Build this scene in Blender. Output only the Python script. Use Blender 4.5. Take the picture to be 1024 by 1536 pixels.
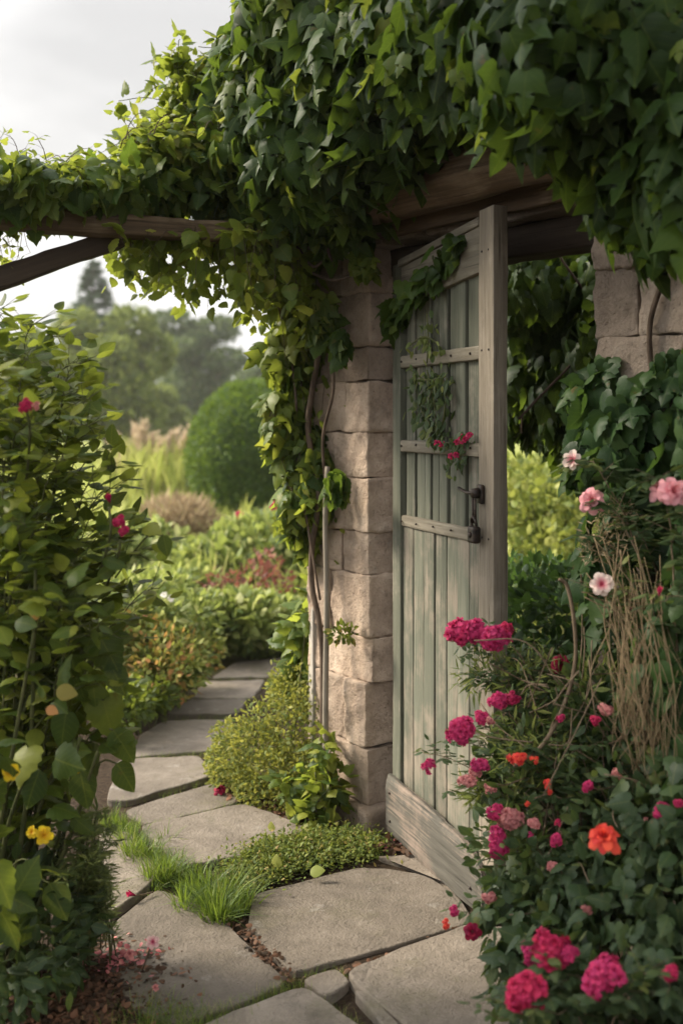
import bpy, bmesh, math, random
import numpy as np
from mathutils import Vector, Matrix, noise

for o in list(bpy.data.objects): bpy.data.objects.remove(o)
scn = bpy.context.scene
COL = scn.collection
R = math.radians
random.seed(4)

# ------------------------------------------------------------------ camera, sky, sun, exposure
FPX, HX, HY, CH = 1707.0, 512.0, 630.0, 1.5
cd = bpy.data.cameras.new('camera'); cam = bpy.data.objects.new('camera', cd); COL.objects.link(cam)
cam.location = (0, 0, CH); cam.rotation_euler = (R(90), 0, 0)
cd.sensor_fit = 'AUTO'; cd.sensor_width = 36.0; cd.lens = 40.0
cd.shift_y = -138.0/1536.0
cd.clip_start = 0.05; cd.clip_end = 2000
cd.dof.use_dof = True; cd.dof.focus_distance = 3.65; cd.dof.aperture_fstop = 2.1
scn.camera = cam

SUN_EL, SUN_AZ = R(36), R(-74)       # azimuth from +Y (clockwise positive): light from the left
sun_dir = Vector((math.sin(SUN_AZ)*math.cos(SUN_EL), math.cos(SUN_AZ)*math.cos(SUN_EL), math.sin(SUN_EL)))
sl = bpy.data.lights.new('sun', 'SUN'); so = bpy.data.objects.new('sun', sl); COL.objects.link(so)
sl.energy = 4.3; sl.angle = R(14); sl.color = (1.0, 0.89, 0.72)
so.rotation_euler = sun_dir.to_track_quat('Z', 'Y').to_euler(); so.location = sun_dir*30

w = bpy.data.worlds.new('World'); scn.world = w; w.use_nodes = True
nt = w.node_tree; nt.nodes.clear()
N = nt.nodes.new; L = nt.links.new
wo = N('ShaderNodeOutputWorld'); bg = N('ShaderNodeBackground'); L(bg.outputs[0], wo.inputs[0])
sky = N('ShaderNodeTexSky'); sky.sky_type = 'NISHITA'; sky.sun_disc = False
sky.sun_elevation = SUN_EL; sky.sun_rotation = SUN_AZ
tc = N('ShaderNodeTexCoord'); mp = N('ShaderNodeMapping'); mp.inputs['Scale'].default_value = (1.6, 1.6, 4.2)
mp.inputs['Location'].default_value = (0.3, 0.1, 0.35)
L(tc.outputs['Generated'], mp.inputs[0])
nz = N('ShaderNodeTexNoise'); nz.inputs['Scale'].default_value = 1.7; nz.inputs['Detail'].default_value = 5; nz.inputs['Roughness'].default_value = .5
L(mp.outputs[0], nz.inputs['Vector'])
cr = N('ShaderNodeValToRGB'); e = cr.color_ramp.elements
e[0].position = .36; e[0].color = (6.6, 6.55, 6.55, 1); e[1].position = .62; e[1].color = (10.0, 9.9, 9.75, 1)
L(nz.outputs['Fac'], cr.inputs[0])
mx = N('ShaderNodeMix'); mx.data_type = 'RGBA'; mx.inputs[0].default_value = .94
L(sky.outputs[0], mx.inputs[6]); L(cr.outputs[0], mx.inputs[7])
# an overcast sky is brightest overhead and round the veiled sun
sx = N('ShaderNodeSeparateXYZ'); L(tc.outputs['Generated'], sx.inputs[0])
zr = N('ShaderNodeMapRange'); L(sx.outputs[2], zr.inputs[0]); zr.inputs[1].default_value = .33; zr.inputs[2].default_value = .95; zr.inputs[3].default_value = 1.0; zr.inputs[4].default_value = 2.5
dp = N('ShaderNodeVectorMath'); dp.operation = 'DOT_PRODUCT'; L(tc.outputs['Generated'], dp.inputs[0]); dp.inputs[1].default_value = tuple(sun_dir)
gl = N('ShaderNodeMapRange'); gl.interpolation_type = 'SMOOTHSTEP'; L(dp.outputs['Value'], gl.inputs[0]); gl.inputs[1].default_value = .55; gl.inputs[2].default_value = 1.0; gl.inputs[3].default_value = 0.0; gl.inputs[4].default_value = 2.6
ad = N('ShaderNodeMath'); ad.operation = 'ADD'; L(zr.outputs[0], ad.inputs[0]); L(gl.outputs[0], ad.inputs[1])
sc_ = N('ShaderNodeVectorMath'); sc_.operation = 'SCALE'; L(mx.outputs[2], sc_.inputs[0]); L(ad.outputs[0], sc_.inputs['Scale'])
L(sc_.outputs[0], bg.inputs[0])
bg.inputs[1].default_value = 0.058

scn.view_settings.view_transform = 'Standard'; scn.view_settings.look = 'None'
scn.view_settings.exposure = 1.0; scn.view_settings.gamma = 1.0
scn.render.engine = 'CYCLES'
cy = scn.cycles; cy.max_bounces = 7; cy.diffuse_bounces = 3; cy.glossy_bounces = 2; cy.transmission_bounces = 4
cy.use_denoising = True; cy.sample_clamp_indirect = 6

def at(px, py, Y): return np.array([(px-HX)/FPX*Y, Y, CH-(py-HY)/FPX*Y])
def gnd(px, py, z=0.0): return at(px, py, (CH-z)*FPX/(py-HY))
def m2(px, Y): return px/FPX*Y          # pixel size to metres at a distance

# ------------------------------------------------------------------ node helpers
def new_mat(name):
    m = bpy.data.materials.new(name); m.use_nodes = True; t = m.node_tree; t.nodes.clear()
    out = t.nodes.new('ShaderNodeOutputMaterial')
    return m, t, out
def ramp(t, fac, stops):
    r = t.nodes.new('ShaderNodeValToRGB'); el = r.color_ramp.elements
    while len(el) < len(stops): el.new(0.5)
    for k, (p, c) in enumerate(stops): el[k].position = p; el[k].color = (*c, 1)
    t.links.new(fac, r.inputs[0]); return r.outputs[0]
def tnoise(t, vec, scale, detail=4, rough=.55, out='Fac'):
    n = t.nodes.new('ShaderNodeTexNoise'); n.inputs['Scale'].default_value = scale
    n.inputs['Detail'].default_value = detail; n.inputs['Roughness'].default_value = rough
    if vec is not None: t.links.new(vec, n.inputs['Vector'])
    return n.outputs[out]
def mixc(t, fac, a, b, mode='MIX'):
    n = t.nodes.new('ShaderNodeMix'); n.data_type = 'RGBA'; n.blend_type = mode
    for s, v in ((0, fac), (6, a), (7, b)):
        if hasattr(v, 'is_output'): t.links.new(v, n.inputs[s])
        elif s == 0: n.inputs[0].default_value = v
        else: n.inputs[s].default_value = (*v, 1)
    return n.outputs[2]
def math_n(t, op, a, b=None):
    n = t.nodes.new('ShaderNodeMath'); n.operation = op
    for k, v in enumerate((a, b)):
        if v is None: continue
        if hasattr(v, 'is_output'): t.links.new(v, n.inputs[k])
        else: n.inputs[k].default_value = v
    return n.outputs[0]
def bump(t, h, strength, dist=.01, nrm=None):
    b = t.nodes.new('ShaderNodeBump'); b.inputs['Strength'].default_value = strength; b.inputs['Distance'].default_value = dist
    t.links.new(h, b.inputs['Height'])
    if nrm is not None: t.links.new(nrm, b.inputs['Normal'])
    return b.outputs[0]
def attr(t, name='rnd'):
    a = t.nodes.new('ShaderNodeAttribute'); a.attribute_name = name; return a.outputs['Fac']
def princ(t, col, rough=.7, spec=.3, nrm=None):
    p = t.nodes.new('ShaderNodeBsdfPrincipled')
    if hasattr(col, 'is_output'): t.links.new(col, p.inputs['Base Color'])
    else: p.inputs['Base Color'].default_value = (*col, 1)
    if hasattr(rough, 'is_output'): t.links.new(rough, p.inputs['Roughness'])
    else: p.inputs['Roughness'].default_value = rough
    p.inputs['Specular IOR Level'].default_value = spec
    if nrm is not None: t.links.new(nrm, p.inputs['Normal'])
    return p
def objco(t):
    return t.nodes.new('ShaderNodeTexCoord').outputs['Object']
def mapped(t, vec, scale):
    m = t.nodes.new('ShaderNodeMapping'); m.inputs['Scale'].default_value = scale
    t.links.new(vec, m.inputs[0]); return m.outputs[0]

def leaf_mat(name, stops, trans, tfac=.3, rough=.45, spec=.3, veins=True):
    """stops: ramp over the per-leaf random value; trans: colour of the light that comes through a leaf."""
    m, t, out = new_mat(name)
    c = ramp(t, attr(t), stops)
    nrm = None
    if veins:
        uv = t.nodes.new('ShaderNodeUVMap'); uv.uv_map = 'UVMap'
        sp = t.nodes.new('ShaderNodeSeparateXYZ'); t.links.new(uv.outputs[0], sp.inputs[0])
        au = math_n(t, 'ABSOLUTE', sp.outputs[0])
        mid = math_n(t, 'LESS_THAN', au, .014)
        sv = math_n(t, 'SUBTRACT', sp.outputs[1], math_n(t, 'MULTIPLY', au, .75))
        sv = math_n(t, 'FRACT', math_n(t, 'MULTIPLY', sv, 6.5))
        side = math_n(t, 'MULTIPLY', math_n(t, 'LESS_THAN', sv, .10), .6)
        v = math_n(t, 'MULTIPLY', math_n(t, 'MAXIMUM', mid, side), .55)
        c = mixc(t, v, c, stops[-1][1])
        of = t.nodes.new('ShaderNodeVectorMath'); of.operation = 'ADD'; t.links.new(uv.outputs[0], of.inputs[0])
        cbn = t.nodes.new('ShaderNodeCombineXYZ'); t.links.new(math_n(t, 'MULTIPLY', attr(t), 61.), cbn.inputs[2]); t.links.new(cbn.outputs[0], of.inputs[1])
        br = t.nodes.new('ShaderNodeMapRange'); t.links.new(tnoise(t, of.outputs[0], 2.4, 4, .6), br.inputs[0]); br.inputs[1].default_value = .655; br.inputs[2].default_value = .70
        c = mixc(t, math_n(t, 'MULTIPLY', br.outputs[0], .7), c, (.16, .095, .03))
        blot = tnoise(t, of.outputs[0], 7, 3)
        c = mixc(t, math_n(t, 'MULTIPLY', blot, .5), c, stops[0][1])
        ht = math_n(t, 'SUBTRACT', math_n(t, 'MULTIPLY', blot, .6), math_n(t, 'MAXIMUM', mid, side))
        nrm = bump(t, ht, .35, .004)
    p = princ(t, c, rough, spec, nrm)
    tr = t.nodes.new('ShaderNodeBsdfTranslucent')
    t.links.new(mixc(t, .45, c, trans), tr.inputs[0])
    ms = t.nodes.new('ShaderNodeMixShader'); ms.inputs[0].default_value = tfac
    t.links.new(p.outputs[0], ms.inputs[1]); t.links.new(tr.outputs[0], ms.inputs[2]); t.links.new(ms.outputs[0], out.inputs[0])
    return m

def petal_mat(name, inner, outer, tfac=.3, spread=.25):
    m, t, out = new_mat(name)
    uv = t.nodes.new('ShaderNodeUVMap'); uv.uv_map = 'UVMap'
    sp = t.nodes.new('ShaderNodeSeparateXYZ'); t.links.new(uv.outputs[0], sp.inputs[0])
    c = ramp(t, sp.outputs[1], [(.12, inner), (.75, outer)])
    hs = t.nodes.new('ShaderNodeHueSaturation'); t.links.new(c, hs.inputs['Color'])
    a = attr(t)
    t.links.new(math_n(t, 'ADD', math_n(t, 'MULTIPLY', a, spread*2), 1-spread), hs.inputs['Value'])
    t.links.new(math_n(t, 'ADD', math_n(t, 'MULTIPLY', a, .014), .490), hs.inputs['Hue'])
    p = princ(t, hs.outputs[0], .6, .2)
    tr = t.nodes.new('ShaderNodeBsdfTranslucent'); t.links.new(hs.outputs[0], tr.inputs[0])
    ms = t.nodes.new('ShaderNodeMixShader'); ms.inputs[0].default_value = tfac
    t.links.new(p.outputs[0], ms.inputs[1]); t.links.new(tr.outputs[0], ms.inputs[2]); t.links.new(ms.outputs[0], out.inputs[0])
    return m

def bark_mat(name, a, b, scale=30):
    m, t, out = new_mat(name); v = objco(t)
    n = tnoise(t, mapped(t, v, (1, 1, .25)), scale, 5, .6)
    c = ramp(t, n, [(.3, a), (.7, b)])
    t.links.new(princ(t, c, .85, .15, bump(t, n, .6, .004)).outputs[0], out.inputs[0]); return m

def wood_mat(name, a, b, worn, axis=2, scale=1.0, worn_at=.62, rough=.8):
    """weathered timber: grain stretched along the local axis, cracks, and patches worn to bare wood"""
    m, t, out = new_mat(name); v = objco(t)
    rn = attr(t)
    cb = t.nodes.new('ShaderNodeCombineXYZ'); t.links.new(math_n(t, 'MULTIPLY', rn, 17.), cb.inputs[0]); t.links.new(math_n(t, 'MULTIPLY', rn, 9.), cb.inputs[2])
    va = t.nodes.new('ShaderNodeVectorMath'); va.operation = 'ADD'; t.links.new(v, va.inputs[0]); t.links.new(cb.outputs[0], va.inputs[1])
    v = va.outputs[0]
    s = [34*scale]*3; s[axis] = 1.6*scale
    g = tnoise(t, mapped(t, v, s), 1.6, 8, .7)
    s2 = [110*scale]*3; s2[axis] = 2.2*scale
    fine = tnoise(t, mapped(t, v, s2), 1.5, 4, .6)
    big = tnoise(t, v, 4.5*scale, 5, .65)
    c = ramp(t, g, [(.28, a), (.72, b)])
    hs = t.nodes.new('ShaderNodeHueSaturation'); t.links.new(c, hs.inputs['Color'])
    t.links.new(math_n(t, 'ADD', math_n(t, 'MULTIPLY', rn, .42), .78), hs.inputs['Value'])
    c = hs.outputs[0]
    wv = math_n(t, 'ADD', math_n(t, 'MULTIPLY', big, .65), math_n(t, 'MULTIPLY', fine, .35))
    wm = t.nodes.new('ShaderNodeMapRange'); t.links.new(wv, wm.inputs[0]); wm.inputs[1].default_value = worn_at-.06; wm.inputs[2].default_value = worn_at+.06
    c = mixc(t, wm.outputs[0], c, worn)
    st = t.nodes.new('ShaderNodeMapRange'); s3 = [9*scale]*3; s3[axis] = 1.3*scale
    t.links.new(tnoise(t, mapped(t, v, s3), 1.3, 9, .72), st.inputs[0]); st.inputs[1].default_value = .52; st.inputs[2].default_value = .70
    c = mixc(t, math_n(t, 'MULTIPLY', st.outputs[0], .55), c, (a[0]*.55, a[1]*.52, a[2]*.5))
    ck = t.nodes.new('ShaderNodeMapRange'); t.links.new(fine, ck.inputs[0]); ck.inputs[1].default_value = .40; ck.inputs[2].default_value = .30
    c = mixc(t, math_n(t, 'MULTIPLY', ck.outputs[0], .75), c, (a[0]*.3, a[1]*.28, a[2]*.26))
    h = math_n(t, 'ADD', math_n(t, 'MULTIPLY', g, .5), math_n(t, 'MULTIPLY', fine, .5))
    t.links.new(princ(t, c, rough, .2, bump(t, h, .55, .004)).outputs[0], out.inputs[0]); return m

def stone_mat(name, cols, lich=(.42, .4, .34), stain=(.10, .085, .07), scale=1.0, bs=1.0, moss=None):
    m, t, out = new_mat(name); v = objco(t)
    big = tnoise(t, v, 3.2*scale, 6, .62); med = tnoise(t, v, 14*scale, 6, .65); fine = tnoise(t, v, 95*scale, 4, .7)
    f = math_n(t, 'ADD', math_n(t, 'MULTIPLY', big, .6), math_n(t, 'MULTIPLY', med, .4))
    c = ramp(t, f, [(.30, cols[0]), (.5, cols[1]), (.7, cols[2])])
    hs = t.nodes.new('ShaderNodeHueSaturation'); t.links.new(c, hs.inputs['Color'])
    t.links.new(math_n(t, 'ADD', math_n(t, 'MULTIPLY', attr(t), .6), .70), hs.inputs['Value'])
    c = hs.outputs[0]
    s1 = t.nodes.new('ShaderNodeMapRange'); t.links.new(tnoise(t, v, 5.5*scale, 8, .75), s1.inputs[0]); s1.inputs[1].default_value = .53; s1.inputs[2].default_value = .70
    c = mixc(t, math_n(t, 'MULTIPLY', s1.outputs[0], .75), c, stain)
    s2 = t.nodes.new('ShaderNodeMapRange'); t.links.new(tnoise(t, v, 9*scale, 7, .7), s2.inputs[0]); s2.inputs[1].default_value = .60; s2.inputs[2].default_value = .70
    c = mixc(t, math_n(t, 'MULTIPLY', s2.outputs[0], .5), c, lich)
    if moss:
        s3 = t.nodes.new('ShaderNodeMapRange'); t.links.new(tnoise(t, v, 2.7*scale, 9, .72), s3.inputs[0]); s3.inputs[1].default_value = .54; s3.inputs[2].default_value = .68
        c = mixc(t, math_n(t, 'MULTIPLY', s3.outputs[0], .5), c, moss)
    c = mixc(t, math_n(t, 'MULTIPLY', fine, .35), c, (.05, .045, .04))
    pit = t.nodes.new('ShaderNodeMapRange'); t.links.new(tnoise(t, v, 120*scale, 2, .5), pit.inputs[0]); pit.inputs[1].default_value = .36; pit.inputs[2].default_value = .27
    c = mixc(t, math_n(t, 'MULTIPLY', pit.outputs[0], .4), c, stain)
    h = math_n(t, 'SUBTRACT', math_n(t, 'ADD', math_n(t, 'MULTIPLY', med, .7), math_n(t, 'MULTIPLY', fine, .5)), math_n(t, 'MULTIPLY', pit.outputs[0], .25))
    t.links.new(princ(t, c, .88, .2, bump(t, h, bs, .014)).outputs[0], out.inputs[0]); return m

# ------------------------------------------------------------------ mesh helpers
def tag(o, label=None, cat=None, group=None, kind=None):
    if label: o['label'] = label
    if cat: o['category'] = cat
    if group: o['group'] = group
    if kind or cat: o['kind'] = kind or 'thing'
    return o
def thing(name, label, cat, loc=(0, 0, 0), group=None, rotz=0):
    o = bpy.data.objects.new(name, None); COL.objects.link(o)
    o.location = tuple(float(c) for c in loc); o.rotation_euler = (0, 0, rotz); o.empty_display_size = .1
    return tag(o, label, cat, group)

class Geo:
    """collects world-space triangles, builds them as ONE mesh object"""
    def __init__(s): s.v = []; s.f = []; s.r = []; s.uv = []; s.n = 0
    def add(s, v, f, rnd=.5, uv=None):
        v = np.asarray(v, float).reshape(-1, 3); f = np.asarray(f, np.int64).reshape(-1, 3)
        s.v.append(v); s.f.append(f+s.n); s.n += len(v)
        s.r.append(np.broadcast_to(np.asarray(rnd, float), (len(v),)).copy())
        s.uv.append(np.zeros((len(v), 2)) if uv is None else np.asarray(uv, float))
    def build(s, name, mat, parent=None, origin=None, smooth=True, local=False):
        v = np.concatenate(s.v); f = np.concatenate(s.f); r = np.concatenate(s.r); uv = np.concatenate(s.uv)
        me = bpy.data.meshes.new(name)
        off = np.zeros(3)
        if not local:
            off = np.array(parent.location if parent is not None else (origin if origin is not None else (0, 0, 0)), float)
        chain = parent
        v = v-off
        me.vertices.add(len(v)); me.vertices.foreach_set('co', v.astype(np.float32).ravel())
        me.loops.add(3*len(f)); me.loops.foreach_set('vertex_index', f.astype(np.int32).ravel())
        me.polygons.add(len(f)); me.polygons.foreach_set('loop_start', np.arange(0, 3*len(f), 3, dtype=np.int32))
        me.polygons.foreach_set('use_smooth', np.full(len(f), smooth))
        me.update(calc_edges=True)
        a = me.attributes.new('rnd', 'FLOAT', 'POINT'); a.data.foreach_set('value', r.astype(np.float32))
        ul = me.uv_layers.new(name='UVMap'); ul.data.foreach_set('uv', uv[f.ravel()].astype(np.float32).ravel())
        me.materials.append(mat)
        o = bpy.data.objects.new(name, me); COL.objects.link(o)
        if parent is not None: o.parent = parent
        elif origin is not None: o.location = tuple(float(c) for c in origin)
        return o

def unit(a): 
    a = np.asarray(a, float); return a/np.maximum(np.linalg.norm(a, axis=-1, keepdims=True), 1e-9)

def tube(g, pts, rad, sides=6, rnd=.5, cap=True):
    pts = np.asarray(pts, float); n = len(pts)
    rad = np.broadcast_to(np.asarray(rad, float), (n,))
    tg = unit(np.gradient(pts, axis=0))
    ref = np.array([0, 0, 1.0]) if abs(tg[:, 2]).mean() < .8 else np.array([1.0, 0, 0])
    a = unit(np.cross(tg, ref)); b = np.cross(tg, a)
    th = np.linspace(0, 2*math.pi, sides, endpoint=False)
    v = pts[:, None, :]+rad[:, None, None]*(np.cos(th)[None, :, None]*a[:, None, :]+np.sin(th)[None, :, None]*b[:, None, :])
    v = v.reshape(-1, 3); f = []
    for i in range(n-1):
        for k in range(sides):
            p, q = i*sides+k, i*sides+(k+1) % sides
            f += [(p, q, q+sides), (p, q+sides, p+sides)]
    if cap:
        for i0, rev in ((0, True), ((n-1)*sides, False)):
            for k in range(1, sides-1): f.append((i0, i0+k+1, i0+k) if rev else (i0, i0+k, i0+k+1))
    g.add(v, f, rnd)

def bez(p0, p1, p2, p3, n=12):
    t = np.linspace(0, 1, n)[:, None]
    return (1-t)**3*p0+3*(1-t)**2*t*p1+3*(1-t)*t*t*p2+t**3*p3
def smooth_path(P, n=40):
    """Catmull-Rom through the points"""
    P = np.asarray(P, float); P = np.vstack([2*P[0]-P[1], P, 2*P[-1]-P[-2]])
    out = []; k = max(2, n//(len(P)-3))
    for i in range(1, len(P)-2):
        t = np.linspace(0, 1, k, endpoint=False)[:, None]
        a, b, c, d = P[i-1:i+3]
        out.append(.5*((2*b)+(-a+c)*t+(2*a-5*b+4*c-d)*t*t+(-a+3*b-3*c+d)*t**3))
    return np.vstack(out+[P[-2][None]])

def rough_box(g, lo, hi, res=.03, amp=.004, r=.01, freq=14, rnd=.5, M=None, seed=0.0, taper=None):
    """a worn block: rounded edges and an uneven surface"""
    lo = np.asarray(lo, float); hi = np.asarray(hi, float); size = hi-lo
    r = min(r, size.min()*.45)
    n = np.clip(np.ceil(size/res).astype(int), 1, 60)
    for ax in range(3):
        a, b = [k for k in range(3) if k != ax]
        def lin(k):                       # extra rows next to the edges so that the rounding shows
            c = np.linspace(lo[k], hi[k], n[k]+1)
            return np.unique(np.concatenate([c, [lo[k]+r*.35, lo[k]+r, hi[k]-r, hi[k]-r*.35]]))
        A, B = np.meshgrid(lin(a), lin(b), indexing='ij'); na, nb = A.shape
        for side in (0, 1):
            P = np.zeros((na*nb, 3)); P[:, a] = A.ravel(); P[:, b] = B.ravel(); P[:, ax] = hi[ax] if side else lo[ax]
            q = np.clip(P, lo+r, hi-r); d = unit(P-q)
            P = q+d*r
            if amp > 0:
                dn = np.array([noise.noise(Vector(p*freq+seed))*.65+noise.noise(Vector(p*freq*.3+seed+7))*.9+noise.noise(Vector(p*freq*2.7+seed))*.5 for p in P])
                P = P+d*(amp*dn)[:, None]
            if taper is not None: P = taper(P)
            if M is not None: P = P@np.array(M.to_3x3()).T+np.array(M.translation)
            idx = np.arange(na*nb).reshape(na, nb)
            q00, q10, q11, q01 = idx[:-1, :-1].ravel(), idx[1:, :-1].ravel(), idx[1:, 1:].ravel(), idx[:-1, 1:].ravel()
            f = np.concatenate([np.stack([q00, q10, q11], 1), np.stack([q00, q11, q01], 1)])
            if (side == 1) == (ax == 1): f = f[:, ::-1]
            g.add(P, f, rnd)

# ------------------------------------------------------------------ leaf templates (base at the origin, tip at +Y, upper side +Z)
def outline_leaf(half, droop=.18, fold=.12, wave=.0):
    """half: outline points (x>=0, y) from the base to the tip"""
    half = np.asarray(half, float); n = len(half)
    my = np.linspace(half[0, 1]*.2+.02, 1, n)
    def z(x, y): return -droop*y*y-fold*np.abs(x)*(1.0+.6*np.abs(x))+wave*np.sin(y*9)*np.abs(x)
    V = [(0, y, z(0, y)) for y in my]
    V += [(x, y, z(x, y)) for x, y in half]; V += [(-x, y, z(x, y)-wave*.3*x) for x, y in half]
    f = []
    for i in range(n-1):
        m0, m1, r0, r1, l0, l1 = i, i+1, n+i, n+i+1, 2*n+i, 2*n+i+1
        f += [(m0, r0, r1), (m0, r1, m1), (m0, l1, l0), (m0, m1, l1)]
    V = np.array(V); uv = V[:, :2].copy()
    return V, np.array(f), uv
LOBED = outline_leaf([(.03, .03), (.13, -.07), (.30, -.05), (.40, .10), (.43, .26), (.54, .50), (.38, .46), (.22, .47), (.22, .64), (.13, .81), (.05, .93), (0, 1)], .34, .30, .08)
IVY = outline_leaf([(.02, .02), (.13, -.09), (.30, -.07), (.44, .08), (.40, .18), (.45, .30), (.35, .38), (.37, .50), (.25, .60), (.24, .71), (.13, .81), (.05, .93), (0, 1)], .28, .26, .09)
OVATE = outline_leaf([(.01, 0), (.17, .04), (.27, .16), (.34, .30), (.33, .46), (.27, .62), (.18, .78), (.08, .92), (0, 1)], .22, .20, .05)
SMALL = outline_leaf([(.01, 0), (.22, .22), (.27, .48), (.15, .78), (0, 1)], .2, .2)
TINY = (np.array([(0, 0, 0), (.26, .45, -.07), (0, 1, -.16), (-.26, .45, -.07), (0, .5, .02)]), np.array([(0, 1, 4), (1, 2, 4), (2, 3, 4), (3, 0, 4)]), np.array([(0, 0), (.26, .45), (0, 1), (-.26, .45), (0, .5)]))
NARROW = (np.array([(0, 0, 0), (.09, .4, -.02), (0, 1, -.15), (-.09, .4, -.02)]), np.array([(0, 1, 2), (0, 2, 3)]), np.array([(0, 0), (.1, .4), (0, 1), (-.1, .4)]))
def blade(bend=.5):
    s = np.linspace(0, 1, 6); wv = .018*(1-s**1.6); y = bend*s**2; z = s-.25*bend*s**3
    V = []
    for k in range(6): V += [(-wv[k], y[k], z[k]), (wv[k], y[k], z[k])]
    f = []
    for k in range(5): f += [(2*k, 2*k+1, 2*k+3), (2*k, 2*k+3, 2*k+2)]
    return np.array(V), np.array(f), np.array([(0.05, k//2/5) for k in range(12)])
BLADES = [blade(b) for b in (.15, .4, .7, 1.0)]

def put(g, tmpl, pos, tip, nrm, size, width=1.0, rnd=None, rs=None):
    """place many copies of a leaf template"""
    V, f, uv = tmpl; n = len(pos)
    if n == 0: return
    pos = np.asarray(pos, float); y = unit(tip); z = np.asarray(nrm, float)
    z = unit(z-(z*y).sum(1, keepdims=True)*y); x = np.cross(y, z)
    size = np.broadcast_to(np.asarray(size, float), (n,)); width = np.broadcast_to(np.asarray(width, float), (n,))
    W = (x[:, None, :]*(V[None, :, 0:1]*width[:, None, None])+y[:, None, :]*V[None, :, 1:2]+z[:, None, :]*V[None, :, 2:3])*size[:, None, None]+pos[:, None, :]
    F = f[None]+(np.arange(n)*len(V))[:, None, None]
    rnd = np.broadcast_to(.5 if rnd is None else np.asarray(rnd, float), (n,))
    g.add(W.reshape(-1, 3), F.reshape(-1, 3), np.repeat(rnd, len(V)), np.tile(uv, (n, 1)))

def sph(rs, n): return unit(rs.normal(size=(n, 3)))
def lump(P, k, seed):
    """cheap smooth pseudo-noise in about -1..1"""
    q = P*k+seed
    return (np.sin(q[:, 0]*1.7+np.sin(q[:, 1]*2.3+1.1)*1.2)+np.sin(q[:, 1]*1.9+np.sin(q[:, 2]*2.1+.4)*1.3)+np.sin(q[:, 2]*1.6+np.sin(q[:, 0]*2.7)*1.1))/3
def shell(rs, blobs, n, depth=.35, rough=.16, k=7.0):
    """points in the outer layer of a union of ellipsoids, with outward normals"""
    C = np.array([b[0] for b in blobs], float); Rr = np.array([b[1] if np.ndim(b[1]) else (b[1],)*3 for b in blobs], float)
    wts = (Rr[:, 0]*Rr[:, 1]+Rr[:, 1]*Rr[:, 2]+Rr[:, 0]*Rr[:, 2]); wts = wts/wts.sum()
    pos, nor = [], []; got = 0; it = 0
    while got < n and it < 12:
        it += 1; m = int(n*1.6)+8
        b = rs.choice(len(blobs), m, p=wts); d = sph(rs, m)
        s = 1-depth*rs.random(m)**1.7
        P0 = C[b]+d*Rr[b]
        s = s+rough*lump(P0, k, 3.1)
        P = C[b]+d*Rr[b]*s[:, None]; nn = unit(d/Rr[b])
        q = (((P[:, None]-C[None])/Rr[None])**2).sum(2); q[np.arange(m), b] = 9
        ok = (q.min(1) > .62) if len(blobs) > 1 else np.ones(m, bool)
        pos.append(P[ok]); nor.append(nn[ok]); got += ok.sum()
    return np.concatenate(pos)[:n], np.concatenate(nor)[:n]

def hang_leaves(g, rs, pos, nor, tmpl, smin, smax, down=1.0, out=.45, jit=.35, face_up=.35, rnd=None):
    """creeper leaves: blades hang like shingles, upper side outwards"""
    n = len(pos); dn = np.array([0, 0, -1.0])
    tip = dn*down+nor*out*rs.random((n, 1))+rs.normal(size=(n, 3))*jit
    nm = nor+np.array([0, 0, 1.0])*face_up+rs.normal(size=(n, 3))*jit*1.5
    put(g, tmpl, pos, tip, nm, smin+(smax-smin)*rs.random(n)**1.3, .72+.38*rs.random(n), rs.random(n) if rnd is None else rnd)
def bush_leaves(g, rs, pos, nor, tmpl, smin, smax, up=.5, jit=.5, rnd=None, droop=0.0):
    n = len(pos)
    tip = nor*1.0+rs.normal(size=(n, 3))*jit+np.array([0, 0, up*.5-droop])
    nm = np.array([0, 0, 1.0])*up+nor*.5+rs.normal(size=(n, 3))*jit
    put(g, tmpl, pos, tip, nm, smin+(smax-smin)*rs.random(n), .85+.3*rs.random(n), rs.random(n) if rnd is None else rnd)

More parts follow.
